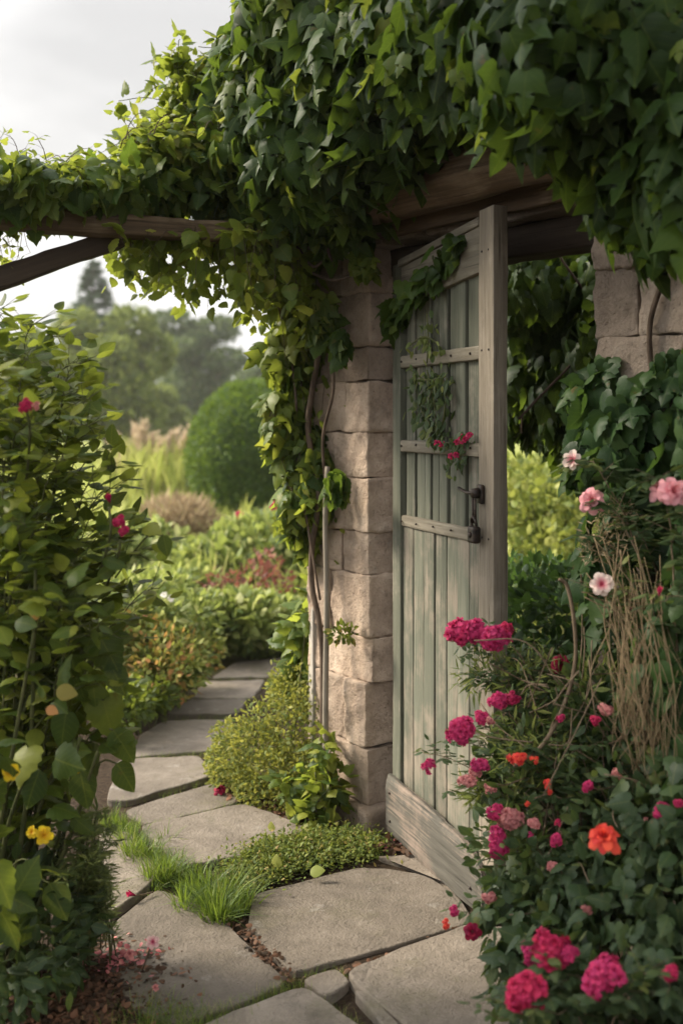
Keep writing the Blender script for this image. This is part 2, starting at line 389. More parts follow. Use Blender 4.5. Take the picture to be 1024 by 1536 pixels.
def cane_plant(gs, gl, rs, base, tips, leaf, size, every=.05, twig=.06, rad=.006, start=.2, leaflets=1, bow=.35, droop=.25, rnd_bias=0.0, sides=5):
    """arching canes from a base, with side leaves all the way along"""
    P, T, Nn, S, Rn = [], [], [], [], []
    for tip in tips:
        tip = np.asarray(tip, float); b = np.asarray(base, float)+np.array([rs.normal()*.05, rs.normal()*.05, 0])
        ln = np.linalg.norm(tip-b)
        p1 = b+np.array([(tip[0]-b[0])*.15, (tip[1]-b[1])*.15, ln*(.45+.2*rs.random())])
        out = tip-b; out[2] = 0
        p2 = tip-out*.35+np.array([0, 0, bow*ln*.5*rs.random()])
        n = max(8, int(ln/.05)); c = bez(b, p1, p2, tip, n)
        c += np.cumsum(rs.normal(size=c.shape)*.003, axis=0)
        tube(gs, c, np.linspace(rad, rad*.3, n), sides, rs.random())
        k = int(ln/every); ss = np.linspace(start, 1, max(2, k))
        tg = unit(np.gradient(c, axis=0))
        for j, s in enumerate(ss):
            i = min(n-1, int(s*(n-1))); p = c[i]; t = tg[i]
            side = rs.normal(size=3); side -= t*(side@t); side = unit(side); side[2] = abs(side[2])*.5-droop*.3
            d = unit(side+t*.5); l = twig*(.5+rs.random())
            e = p+d*l
            tube(gs, np.array([p, p+d*l*.5+np.array([0, 0, .01*l]), e]), [rad*.3, rad*.22, rad*.15], 3, rs.random(), False)
            if leaflets == 1:
                P.append(e); T.append(d+np.array([0, 0, -droop])+rs.normal(size=3)*.25); Nn.append(np.array([0, 0, 1.0])+rs.normal(size=3)*.35); S.append(size*(.6+.6*rs.random())*(1-.35*s)); Rn.append(rs.random())
            else:
                cr_ = unit(np.cross(d, [0, 0, 1.0])); r0 = rs.random(); sz = size*(.7+.5*rs.random())
                for q in range(leaflets):
                    if q == 0: pp, dd = e, d
                    else:
                        row = (q+1)//2; sd = 1 if q % 2 else -1
                        pp = p+d*l*(1-.34*row); dd = d*.45+cr_*sd
                    P.append(pp); T.append(dd+np.array([0, 0, -droop*.8])+rs.normal(size=3)*.12); Nn.append(np.array([0, 0, 1.0])+d*.2+rs.normal(size=3)*.25); S.append(sz*(1 if q == 0 else .85)); Rn.append(min(1, max(0, r0+rs.normal()*.08)))
    put(gl, leaf, np.array(P), np.array(T), np.array(Nn), np.array(S), .85+.3*rs.random(len(P)), np.clip(np.array(Rn)+rnd_bias, 0, 1))

# ------------------------------------------------------------------ flowers
def petal(nu=4, nv=4):
    u, v = np.meshgrid(np.linspace(-1, 1, nu), np.linspace(0, 1, nv), indexing='ij')
    idx = np.arange(nu*nv).reshape(nu, nv)
    a, b, c, d = idx[:-1, :-1].ravel(), idx[1:, :-1].ravel(), idx[1:, 1:].ravel(), idx[:-1, 1:].ravel()
    return u.ravel(), v.ravel(), np.concatenate([np.stack([a, b, c], 1), np.stack([a, c, d], 1)])
def rosette(g, rs, c, axis, rad, rings, nu=4, nv=4, ruffle=.08, rnd0=None):
    """rings: (petals, tilt in degrees, length factor, width factor, curl in degrees)"""
    axis = unit(axis); ref = np.array([0, 0, 1.0]) if abs(axis[2]) < .9 else np.array([1.0, 0, 0])
    X = unit(np.cross(axis, ref)); Yv = np.cross(axis, X)
    u, v, f = petal(nu, nv); ph = rs.random()*6
    for (k, tilt, lf, wf, curl) in rings:
        ph += .7
        for j in range(k):
            a = ph+2*math.pi*j/k+rs.normal()*.12
            ln = rad*lf*(.9+.2*rs.random()); th = R(tilt+rs.normal()*6)+R(curl)*v**1.5
            dv = ln/(nv-1)
            rr = np.sin(R(tilt)+R(curl)*v*.4)*v*ln+rad*.03; zz = np.cos(th)*v*ln
            wd = wf*ln*np.sin(math.pi*(.12+.62*v))
            ang = a+u*wd/np.maximum(rr+rad*.18, rad*.15)*.5
            lift = ruffle*ln*np.sin(u*3+rs.random()*6)*v-.10*ln*u*u*(1-math.cos(R(tilt)))*-1
            rr2 = rr*(1-.10*u*u)
            P = c+X*(np.cos(ang)*rr2)[:, None]+Yv*(np.sin(ang)*rr2)[:, None]+axis*(zz+lift)[:, None]
            g.add(P, f, rs.random() if rnd0 is None else np.clip(rnd0+rs.normal()*.2, 0, 1), np.stack([u*.5, v], 1))
ROSE = [(3, 6, .62, 1.0, 10), (4, 18, .72, 1.1, 15), (5, 34, .82, 1.1, 25), (6, 52, .92, 1.1, 35), (6, 70, 1.0, 1.1, 40)]
OPEN = [(5, 62, .85, 1.15, 15), (6, 78, 1.0, 1.2, 12)]
POM = [(4, 15, .6, 1.1, 20), (5, 40, .8, 1.1, 30), (6, 68, 1.0, 1.1, 40)]
BUD = [(3, 4, 1.0, 1.0, -6), (4, 10, 1.0, 1.1, -10), (4, 20, .9, 1.2, 0)]
def pom_cluster(g, rs, c, w, h, axis, n=12, fr=.30):
    n = int(n*1.6)
    """a head of many small double florets packed on a dome"""
    axis = unit(axis); r0 = rs.random()*.5+.25
    for k in range(n):
        d = sph(rs, 1)[0]
        if d@axis < -.25: d = d-2*(d@axis)*axis
        p = c+d*np.array([w*.5, w*.4, h*.5])*(.35+.6*rs.random())
        rosette(g, rs, p, d+axis*.6+rs.normal(size=3)*.2, w*fr*(.75+.45*rs.random())*.8, POM, 3, 3, .12, r0)

# ------------------------------------------------------------------ materials
M = {}
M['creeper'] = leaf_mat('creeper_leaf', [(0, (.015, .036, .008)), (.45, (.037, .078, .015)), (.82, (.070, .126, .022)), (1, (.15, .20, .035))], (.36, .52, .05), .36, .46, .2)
M['creeper_bright'] = leaf_mat('creeper_leaf_young_lit', [(0, (.05, .095, .02)), (.5, (.105, .17, .028)), (.85, (.20, .25, .04)), (1, (.32, .30, .06))], (.60, .66, .07), .5, .45, .25)
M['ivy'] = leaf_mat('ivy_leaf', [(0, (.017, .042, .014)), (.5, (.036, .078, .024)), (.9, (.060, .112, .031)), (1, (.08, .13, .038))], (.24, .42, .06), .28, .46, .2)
M['shrub'] = leaf_mat('shrub_leaf', [(0, (.016, .040, .014)), (.45, (.042, .088, .020)), (.75, (.11, .17, .028)), (1, (.32, .34, .055))], (.56, .64, .07), .46, .45, .25)
M['rose_leaf'] = leaf_mat('rose_leaf', [(0, (.020, .042, .018)), (.5, (.044, .080, .032)), (.85, (.085, .125, .045)), (1, (.20, .22, .06))], (.3, .42, .07), .26, .5, .32)
M['ferny'] = leaf_mat('ferny_leaf', [(0, (.06, .10, .035)), (.5, (.13, .18, .06)), (1, (.26, .28, .09))], (.5, .55, .12), .4, .6, .2, False)
M['golden'] = leaf_mat('golden_leaf', [(0, (.07, .11, .025)), (.5, (.17, .205, .05)), (.85, (.30, .30, .085)), (1, (.42, .29, .11))], (.6, .55, .08), .4, .6, .2, False)
M['bed_green'] = leaf_mat('perennial_leaf', [(0, (.06, .10, .03)), (.5, (.16, .21, .06)), (.85, (.30, .34, .11)), (1, (.48, .48, .24))], (.55, .62, .12), .4, .55, .25, False)
M['bed_orange'] = leaf_mat('orange_leaf', [(0, (.10, .11, .03)), (.4, (.25, .21, .05)), (.75, (.40, .24, .08)), (1, (.48, .20, .09))], (.6, .4, .08), .35, .6, .2, False)
M['red_leaf'] = leaf_mat('red_leaf', [(0, (.09, .045, .035)), (.5, (.20, .075, .06)), (1, (.30, .14, .09))], (.5, .15, .1), .3, .6, .2, False)
M['clipped'] = leaf_mat('clipped_leaf', [(0, (.025, .06, .010)), (.5, (.055, .115, .016)), (1, (.13, .19, .025))], (.35, .48, .05), .3, .55, .25, False)
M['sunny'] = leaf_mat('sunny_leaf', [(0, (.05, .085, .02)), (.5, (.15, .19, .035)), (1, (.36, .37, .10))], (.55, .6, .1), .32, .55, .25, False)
M['tree_olive'] = leaf_mat('olive_tree_leaf', [(0, (.08, .12, .03)), (.5, (.17, .22, .055)), (1, (.30, .34, .09))], (.3, .34, .1), .3, .7, .15, False)
M['tree_dark'] = leaf_mat('dark_tree_leaf', [(0, (.04, .075, .032)), (.5, (.085, .125, .05)), (1, (.15, .19, .075))], (.2, .26, .1), .25, .7, .15, False)
M['needle'] = leaf_mat('needle_leaf', [(0, (.02, .045, .024)), (.5, (.038, .072, .036)), (1, (.07, .11, .05))], (.12, .18, .08), .2, .7, .15, False)
M['grass'] = leaf_mat('grass_blade', [(0, (.03, .065, .012)), (.5, (.085, .145, .022)), (.85, (.17, .22, .035)), (1, (.36, .31, .12))], (.45, .6, .06), .35, .5, .3, False)
M['moss'] = leaf_mat('moss_leaf', [(0, (.05, .08, .018)), (.5, (.11, .15, .03)), (.9, (.2, .22, .05)), (1, (.3, .2, .08))], (.4, .45, .06), .3, .6, .2, False)
M['meadow'] = leaf_mat('meadow_blade', [(0, (.14, .19, .04)), (.5, (.32, .36, .08)), (1, (.52, .50, .2))], (.6, .64, .15), .42, .7, .15, False)
M['straw'] = leaf_mat('straw', [(0, (.22, .16, .09)), (.5, (.36, .27, .16)), (1, (.52, .42, .28))], (.5, .4, .25), .3, .8, .1, False)
M['plume'] = leaf_mat('plume', [(0, (.28, .21, .13)), (.5, (.44, .34, .23)), (1, (.62, .50, .37))], (.6, .5, .35), .35, .8, .1, False)
M['dead_leaf'] = leaf_mat('dead_leaf', [(0, (.035, .024, .016)), (.5, (.09, .052, .032)), (1, (.20, .10, .06))], (.3, .15, .08), .15, .75, .15, False)
M['magenta'] = petal_mat('magenta_petal', (.32, .006, .06), (.58, .045, .15))
M['crimson'] = petal_mat('crimson_petal', (.26, .006, .035), (.50, .028, .095))
M['deep_red'] = petal_mat('deep_red_petal', (.12, .004, .018), (.27, .01, .04))
M['rose_pink'] = petal_mat('pink_petal', (.74, .16, .22), (.86, .42, .44), .3, .12)
M['blush'] = petal_mat('blush_petal', (.62, .06, .15), (.86, .58, .54), .3, .1)
M['cream_pink'] = petal_mat('cream_pink_petal', (.66, .10, .16), (.86, .70, .62), .3, .1)
M['orange_red'] = petal_mat('orange_petal', (.62, .03, .06), (.84, .11, .06), .3, .25)
M['dusty'] = petal_mat('dusty_pink_petal', (.42, .10, .11), (.58, .24, .22), .25, .3)
M['yellow'] = petal_mat('yellow_petal', (.75, .38, .01), (.84, .62, .03), .3, .15)
M['white_petal'] = petal_mat('white_petal', (.75, .7, .6), (.85, .82, .78), .3, .1)
M['stem'] = bark_mat('green_stem', (.06, .075, .03), (.14, .14, .06), 40)
M['cane'] = bark_mat('woody_cane', (.10, .07, .045), (.24, .18, .12), 60)
M['dry_stem'] = bark_mat('dry_stem', (.13, .09, .05), (.32, .24, .14), 60)
M['vine_bark'] = bark_mat('vine_bark', (.05, .035, .025), (.15, .11, .08), 50)
M['pole'] = bark_mat('pole_wood', (.16, .14, .11), (.30, .26, .21), 40)
M['trunk'] = bark_mat('tree_bark', (.06, .05, .04), (.16, .13, .10), 6)
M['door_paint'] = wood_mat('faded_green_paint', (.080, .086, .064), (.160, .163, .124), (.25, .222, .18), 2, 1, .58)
M['door_paint_low'] = wood_mat('pale_green_paint', (.088, .096, .072), (.158, .161, .124), (.23, .195, .155), 2, 1, .54)
M['door_frame_v'] = wood_mat('grey_brown_stile', (.13, .11, .085), (.24, .205, .16), (.30, .26, .21), 2, 1, .6)
M['door_frame_h'] = wood_mat('grey_brown_rail', (.12, .105, .08), (.23, .205, .16), (.29, .26, .21), 0, 1, .6)
M['kick'] = wood_mat('worn_kick_board', (.055, .052, .044), (.118, .11, .093), (.24, .185, .15), 0, .8, .56)
M['oak'] = wood_mat('weathered_oak', (.06, .04, .026), (.19, .13, .078), (.24, .18, .12), 0, .7, .60)
M['oak_dark'] = wood_mat('dark_oak', (.035, .026, .02), (.085, .062, .045), (.10, .08, .06), 0, .6, .62)
M['grey_post'] = wood_mat('silvered_post', (.22, .20, .17), (.38, .35, .31), (.42, .39, .34), 2, .8, .6)
M['stone'] = stone_mat('buff_sandstone', [(.26, .19, .145), (.46, .352, .268), (.58, .475, .38)], (.50, .45, .38), (.12, .085, .065))
M['wall_stone'] = stone_mat('grey_buff_stone', [(.20, .155, .12), (.33, .265, .21), (.44, .37, .30)], (.45, .42, .36), (.10, .08, .06))
M['mortar'] = stone_mat('mortar', [(.10, .085, .07), (.17, .14, .11), (.24, .2, .16)])
M['flag'] = stone_mat('flagstone', [(.135, .112, .09), (.23, .193, .155), (.335, .285, .235)], (.40, .37, .33), (.11, .095, .075), 1.0, .9, (.13, .12, .06))
def iron_mat():
    m, t, out = new_mat('old_iron'); v = objco(t); n = tnoise(t, v, 60, 5)
    c = ramp(t, n, [(.35, (.018, .015, .014)), (.7, (.06, .04, .03))])
    p = princ(t, c, .5, .4, bump(t, n, .4, .002)); p.inputs['Metallic'].default_value = .5
    t.links.new(p.outputs[0], out.inputs[0]); return m
M['iron'] = iron_mat()
def ground_mat():
    m, t, out = new_mat('garden_ground'); v = objco(t)
    f = tnoise(t, v, 60, 6, .7); g = tnoise(t, v, 6, 6, .6); b = tnoise(t, v, .35, 5, .6)
    soil = ramp(t, f, [(.3, (.022, .015, .010)), (.55, (.06, .042, .028)), (.75, (.12, .085, .058))])
    grs = ramp(t, math_n(t, 'ADD', math_n(t, 'MULTIPLY', g, .5), math_n(t, 'MULTIPLY', b, .5)), [(.3, (.12, .16, .04)), (.55, (.24, .26, .07)), (.75, (.36, .33, .13))])
    sp = t.nodes.new('ShaderNodeSeparateXYZ'); t.links.new(v, sp.inputs[0])
    r = t.nodes.new('ShaderNodeMapRange'); t.links.new(math_n(t, 'ADD', sp.outputs[1], math_n(t, 'MULTIPLY', g, 3.)), r.inputs[0]); r.inputs[1].default_value = 8; r.inputs[2].default_value = 11
    c = mixc(t, r.outputs[0], soil, grs)
    t.links.new(princ(t, c, .95, .1, bump(t, f, .9, .03)).outputs[0], out.inputs[0]); return m
M['ground'] = ground_mat()

# ------------------------------------------------------------------ ground
g = Geo()
xs = np.unique(np.concatenate([np.linspace(-3, 3, 61), np.linspace(-20, 20, 41), np.linspace(-400, 400, 21)]))
ys = np.unique(np.concatenate([np.linspace(1, 9, 81), np.linspace(-3, 40, 44), np.linspace(-60, 900, 25)]))
Xg, Yg = np.meshgrid(xs, ys, indexing='ij')
P = np.stack([Xg.ravel(), Yg.ravel(), np.zeros(Xg.size)], 1)
P[:, 2] = -.020+.008*lump(P, 5, .3)+np.clip((P[:, 1]-9)/30, 0, 1)*.25*(1+lump(P, .12, 1.))*.5
ii = np.arange(Xg.size).reshape(Xg.shape)
a, b, c, d = ii[:-1, :-1].ravel(), ii[1:, :-1].ravel(), ii[1:, 1:].ravel(), ii[:-1, 1:].ravel()
g.add(P, np.concatenate([np.stack([a, b, c], 1), np.stack([a, c, d], 1)]))
tag(g.build('ground', M['ground']), 'dark garden soil running out into rough meadow', None, None, 'structure')

# ------------------------------------------------------------------ flagstone path
path = tag(thing('path', 'worn irregular flagstone path winding from the gate into the garden', None), kind='structure')
SLABS = [
    [(150, 1425), (170, 1383), (236, 1332), (300, 1356), (350, 1392), (434, 1472), (345, 1511), (262, 1532), (200, 1512)],
    [(366, 1398), (380, 1340), (545, 1298), (640, 1311), (690, 1346), (708, 1382), (600, 1414), (442, 1458)],
    [(516, 1466), (600, 1428), (706, 1390), (790, 1400), (850, 1470), (840, 1590), (640, 1575), (600, 1538)],
    [(292, 1545), (348, 1520), (455, 1481), (548, 1545), (600, 1600), (590, 1640), (310, 1640)],
    [(452, 1470), (505, 1455), (528, 1474), (488, 1500)],
    [(530, 1490), (548, 1492), (606, 1545), (580, 1555)],
    [(560, 1284), (645, 1281), (690, 1318), (692, 1338), (645, 1306)],
    [(208, 1243), (368, 1208), (452, 1240), (470, 1258), (360, 1288), (272, 1302)],
    [(186, 1214), (318, 1173), (358, 1196), (352, 1204), (222, 1236)],
    [(160, 1203), (178, 1141), (300, 1135), (324, 1164), (190, 1204)],
    [(196, 1133), (208, 1102), (246, 1080), (346, 1078), (334, 1122)],
    [(248, 1074), (280, 1052), (372, 1050), (352, 1074)],
    [(286, 1046), (306, 1022), (398, 1019), (378, 1046)],
    [(316, 1015), (352, 993), (436, 984), (432, 1013)],
    [(380, 982), (400, 968), (470, 962), (466, 977)],
    [(410, 960), (430, 950), (500, 946), (500, 956)],
    [(152, 1310), (150, 1245), (196, 1250), (240, 1312), (226, 1330), (162, 1378)],
]
rs = np.random.default_rng(11)
def slab(poly, k):
    P = np.array([gnd(px, py)[:2] for px, py in poly])
    if ((P[:, 0]*np.roll(P[:, 1], -1)-np.roll(P[:, 0], -1)*P[:, 1]).sum()) < 0: P = P[::-1]
    Q = []
    for i in range(len(P)):
        a, b = P[i], P[(i+1) % len(P)]; ln = np.linalg.norm(b-a); n = max(4, int(ln/.035))
        nn = np.array([(b-a)[1], -(b-a)[0]])/max(ln, 1e-6)
        for s in np.linspace(0, 1, n, endpoint=False):
            p = a+(b-a)*s
            Q.append(p+nn*(.009*noise.noise(Vector((p[0]*9, p[1]*9, k*3.)))+.007*noise.noise(Vector((p[0]*31, p[1]*31, k)))))
    Q = np.array(Q)
    for _ in range(1): Q = .25*np.roll(Q, 1, 0)+.5*Q+.25*np.roll(Q, -1, 0)
    tg = np.roll(Q, -1, 0)-np.roll(Q, 1, 0); nn = unit(np.stack([-tg[:, 1], tg[:, 0]], 1))
    h = rs.uniform(-.004, .012); tilt = rs.normal(size=2)*.006; c = Q.mean(0)
    bm = bmesh.new()
    rings = []
    for off, z in ((0, -.06), (0, h-.005), (.002, h-.0015), (.005, h)):
        q = Q+nn*off
        jit = [noise.noise(Vector((p[0]*14, p[1]*14, k)))*.004 if z > -.05 else 0 for p in q]
        rings.append([bm.verts.new((p[0], p[1], z+j+((p-c)@tilt))) for p, j in zip(q, jit)])
    m = len(Q)
    for r0, r1 in zip(rings, rings[1:]):
        for i in range(m): bm.faces.new((r0[i], r0[(i+1) % m], r1[(i+1) % m], r1[i]))
    bm.faces.new(rings[-1])
    bmesh.ops.triangulate(bm, faces=[f for f in bm.faces if len(f.verts) > 4])
    bm.verts.index_update()
    gg = Geo(); bmesh.ops.triangulate(bm, faces=bm.faces[:])
    bm.verts.index_update()
    gg.add([v.co[:] for v in bm.verts], [[v.index for v in f.verts] for f in bm.faces], rs.random())
    bm.free()
    o = gg.build('flagstone', M['flag'], path)
    for p_ in o.data.polygons: p_.use_smooth = False
for k, s in enumerate(SLABS): slab(s, k)

# ------------------------------------------------------------------ gate pillar and wall: wall frame u (along, towards the right), nf (towards the viewer's side)
C0 = np.array([.10, 4.20, 0]); U = np.array([.594, -.805, 0]); U = U/np.linalg.norm(U); NF = np.array([-U[1]*-1, -U[0], 0]); NF = np.array([U[1], -U[0], 0])
def W(t, d, z): return C0+U*t+NF*d+np.array([0, 0, z])
MW = Matrix(((U[0], -NF[0], 0, C0[0]), (U[1], -NF[1], 0, C0[1]), (0, 0, 1, 0), (0, 0, 0, 1)))   # local x along, y into the wall, z up
MWr = MW.to_3x3()
wall_rot = math.atan2(U[1], U[0])

pil = thing('stone_pillar', 'buff sandstone gate pillar of worn blocks left of the green gate', 'pillar', C0, None, wall_rot)
g = Geo(); rs = np.random.default_rng(21); z = .075
courses = [.21, .24, .17, .23, .16, .20, .17, .19, .13, .20, .17, .10]
for k, h in enumerate(courses):
    cut = (-.22, -.14, None, -.25, -.17, None)[k % 6]
    spans = [(-.40, 0)] if cut is None else [(-.40, cut-.001), (cut+.001, 0)]
    for (a, b) in spans:
        ju = rs.normal()*.006; jd = rs.normal()*.005
        rough_box(g, (a, jd, z), (b+ju, .34, z+h-.0025), .016, .011, .007, 13, rs.random(), None, rs.random()*50)
    z += h
g.build('shaft', M['stone'], pil, local=True)
g = Geo(); rough_box(g, (-.37, .035, .05), (-.035, .31, z-.01), .1, 0, .004); g.build('mortar', M['mortar'], pil, local=True)
g = Geo(); rough_box(g, (-.44, -.05, -.05), (.05, .37, .075), .025, .008, .02, 9, .2, None, 4.); g.build('plinth', M['stone'], pil, local=True)

wal = thing('stone_wall', 'rough buff stone garden wall right of the gate under heavy ivy', 'wall', C0, None, wall_rot)
g = Geo(); rs = np.random.default_rng(5); z = -.05; k = 0
while z < 2.62:
    h = float(rs.uniform(.15, .25)); t = 1.09+rs.normal()*.01 if z < 2.139 else -.05
    if z < 2.14 and z+h > 2.14: h = 2.14-z+.001
    first = True
    while t < 3.6:
        ln = float(rs.uniform(.20, .42)); 
        if k % 2 and first: ln *= .5
        rough_box(g, (t, rs.normal()*.008, z), (t+ln-.007, .36, z+h-.004), .020 if t < 2.0 else .06, .015, .009, 11, rs.random(), None, rs.random()*50)
        t += ln; first = False
    z += h; k += 1
g.build('stonework', M['wall_stone'], wal, local=True)
g = Geo(); rough_box(g, (1.125, .04, -.05), (3.55, .32, z-.02), .2, 0, .004); rough_box(g, (-.02, .04, 2.17), (1.12, .32, z-.02), .2, 0, .004); g.build('mortar', M['mortar'], wal, local=True)

# timbers over the opening
g = Geo(); rough_box(g, (-.02, .10, 2.035), (1.16, .22, 2.138), .03, .005, .008, 9, .4)
tag(g.build('lintel_beam', M['oak_dark'], None, None, local=True), 'dark squared oak lintel across the gate opening', 'beam').matrix_world = MW
g = Geo(); rough_box(g, (-.06, -.05, 2.150), (1.30, -.019, 2.235), .03, .006, .006, 9, .3)
tag(g.build('fascia_board', M['oak'], None, None, local=True), 'rough brown board set on edge under the round log above the gate', 'board').matrix_world = MW
g = Geo()
pts = np.array([[-.55, -.12, 2.27], [-.1, -.13, 2.265], [.4, -.13, 2.27], [.9, -.14, 2.275], [1.4, -.14, 2.28], [1.75, -.14, 2.285]])
pts = smooth_path(pts, 160); rad = np.array([.088+.008*noise.noise(Vector((p[0]*4, 1, 2))) for p in pts])
tube(g, pts, rad, 28, .6)
V_ = g.v[0]; g.v[0] = V_+np.array([(0, .010*noise.noise(Vector((p_[0]*1.2, p_[1]*30, p_[2]*30)))+.004*noise.noise(Vector((p_[0]*3, p_[1]*90, p_[2]*90))), .010*noise.noise(Vector((p_[0]*1.2, p_[1]*30, p_[2]*30+9)))) for p_ in V_])
tag(g.build('log_beam', M['oak'], None, None, local=True), 'thick round oak log carrying the creeper above the gate', 'beam').matrix_world = MW
g = Geo(); rough_box(g, (.004, .17, -.02), (.062, .26, 2.03), .05, .003, .006, 9, .3)
tag(g.build('gate_post', M['door_frame_v'], None, None, local=True), 'narrow timber gate post between the stone pillar and the green gate', 'post').matrix_world = MW

# ------------------------------------------------------------------ the gate (local x from the hinge to the free edge, -y is the face we see)
HG = np.array([.212, 4.15]); FG = np.array([.482, 3.40]); DL = float(np.linalg.norm(FG-HG))
gate = thing('wooden_gate', 'weathered pale green plank gate standing ajar beside the stone pillar', 'gate', (HG[0], HG[1], .012), None, math.atan2(FG[1]-HG[1], FG[0]-HG[0]))
def gbox(name, mat, lo, hi, amp=.0018, r=.004, res=.04, rnd=None, taper=None):
    g = Geo(); rough_box(g, lo, hi, res, amp, r, 8, random.random() if rnd is None else rnd, None, random.random()*30, taper)
    return g.build(name, mat, gate, local=True)
H = 2.10
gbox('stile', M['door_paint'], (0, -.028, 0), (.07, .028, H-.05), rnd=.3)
gbox('stile', M['door_frame_v'], (DL-.098, -.032, .01), (DL, .016, H+.03), .0025, .003, rnd=.8)
def slope(P):       # the top rail climbs a little towards the free edge
    P = P.copy(); P[:, 2] += (P[:, 0]-.07)*.075; return P
gbox('rail', M['door_frame_h'], (.072, -.026, 1.895), (DL-.1, .012, 2.035), taper=slope, rnd=.45)
gbox('rail', M['door_frame_h'], (.06, -.034, 2.037), (DL-.1, .022, 2.062), taper=slope, rnd=.3)
for zc, hh, dp in ((1.695, .022, -.030), (1.395, .021, -.030), (1.128, .020, -.026)):
    gbox('rail', M['door_frame_h'], (.072, dp, zc-hh), (DL-.1, .004, zc+hh), .0025, .008, rnd=.9)
# upper boards: wide boards with open shadow gaps; two of them split
x0, x1 = .072, DL-.1
g = Geo(); rs = np.random.default_rng(8)
edges = [0, .15, .36, .57, .80, 1.0]
for k in range(5):
    a, b = x0+(x1-x0)*edges[k], x0+(x1-x0)*edges[k+1]; r_ = rs.random()
    mid = a+(b-a)*rs.uniform(.4, .62)
    if k in (1, 2, 3):
        rough_box(g, (a+.011, -.008+rs.normal()*.002, 1.14), (mid-.001, .008, 2.0), .05, .0015, .003, 8, r_, None, rs.random()*40)
        rough_box(g, (mid+.001, -.010+rs.normal()*.002, 1.14), (b-.011, .008, 2.0), .05, .0015, .003, 8, min(1, r_+.15), None, rs.random()*40)
    else: rough_box(g, (a+.010, -.008, 1.14), (b-.010, .008, 2.0), .05, .0015, .003, 8, r_, None, rs.random()*40)
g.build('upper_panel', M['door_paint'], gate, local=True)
g = Geo(); n = 7
for k in range(n):
    a, b = x0+(x1-x0)*k/n, x0+(x1-x0)*(k+1)/n
    rough_box(g, (a+.0028, -.016+rs.normal()*.002, .0), (b-.0028, .008, 1.112), .05, .0012, .004, 8, rs.random(), None, rs.random()*40)
g.build('lower_panel', M['door_paint_low'], gate, local=True)
gbox('backing', M['oak_dark'], (.07, .022, .01), (DL-.1, .030, 1.99), 0, .002, .5)
def kick():
    top = [(.012, .205), (.2, .200), (.38, .196), (.52, .186), (.62, .180), (.69, .165), (.745, .135), (.775, .085)]
    bot = [(.012, .004), (.3, .0), (.6, -.004), (.765, .0)]
    xs = np.linspace(.012, .775, 60)
    zt = np.interp(xs, *zip(*top)); zb = np.interp(xs, *zip(*bot))
    zt = zt+np.array([.006*noise.noise(Vector((x*11, 3, 0)))+.003*noise.noise(Vector((x*40, 1, 0))) for x in xs])
    nz_ = 9; V = []; g = Geo()
    for s, y in ((0, -.036), (1, -.060)):
        for x, a, b in zip(xs, zb, zt):
            for j in range(nz_):
                q = j/(nz_-1); zz = a+(b-a)*q
                yy = y
                if s: yy = y+.010*max(0, (q-.8)/.2)**2+.004*max(0, (.12-q)/.12)+.0025*noise.noise(Vector((x*9, zz*30, 5)))
                V.append((x, yy, zz))
    V = np.array(V); n = len(xs); f = []
    def I(s, i, j): return s*n*nz_+i*nz_+j
    for s in (0, 1):
        for i in range(n-1):
            for j in range(nz_-1):
                q = [I(s, i, j), I(s, i+1, j), I(s, i+1, j+1), I(s, i, j+1)]
                if s == 0: q = q[::-1]
                f += [q[:3], [q[0], q[2], q[3]]]
    for i in range(n-1):
        for j in (0, nz_-1): f += [(I(0, i, j), I(0, i+1, j), I(1, i+1, j)), (I(0, i, j), I(1, i+1, j), I(1, i, j))]
    for i in (0, n-1):
        for j in range(nz_-1): f += [(I(0, i, j), I(1, i, j), I(1, i, j+1)), (I(0, i, j), I(1, i, j+1), I(0, i, j+1))]
    g.add(V, f, .6); o = g.build('kick_board', M['kick'], gate, local=True)
    o['label'] = 'bare worn board nailed across the gate foot'
    bm = bmesh.new(); bm.from_mesh(o.data); bmesh.ops.recalc_face_normals(bm, faces=bm.faces[:]); bm.to_mesh(o.data); bm.free()
    for p in o.data.polygons: p.use_smooth = False
    for (x, z_) in ((.05, .15), (.055, .05), (.70, .06)):
        gn = Geo(); tube(gn, np.array([[x, -.058, z_], [x, -.064, z_]]), [.006, .005], 8); gn.build('nail', M['iron'], o, local=True)
kick()
# nails
gn = Geo()
for z_ in (1.698, 1.398, 1.13):
    for x_ in (.09, .22, .36, .50, .64): gn = Geo(); tube(gn, np.array([[x_, -.030, z_+random.uniform(-.008, .008)], [x_, -.034, z_]]), [.004, .003], 8); gn.build('nail', M['iron'], gate, local=True)
for x_ in (DL-.075, DL-.03):
    for z_ in (.25, 1.13, 1.70, 2.0): gn = Geo(); tube(gn, np.array([[x_, -.030, z_], [x_, -.035, z_]]), [.004, .003], 8); gn.build('nail', M['iron'], gate, local=True)
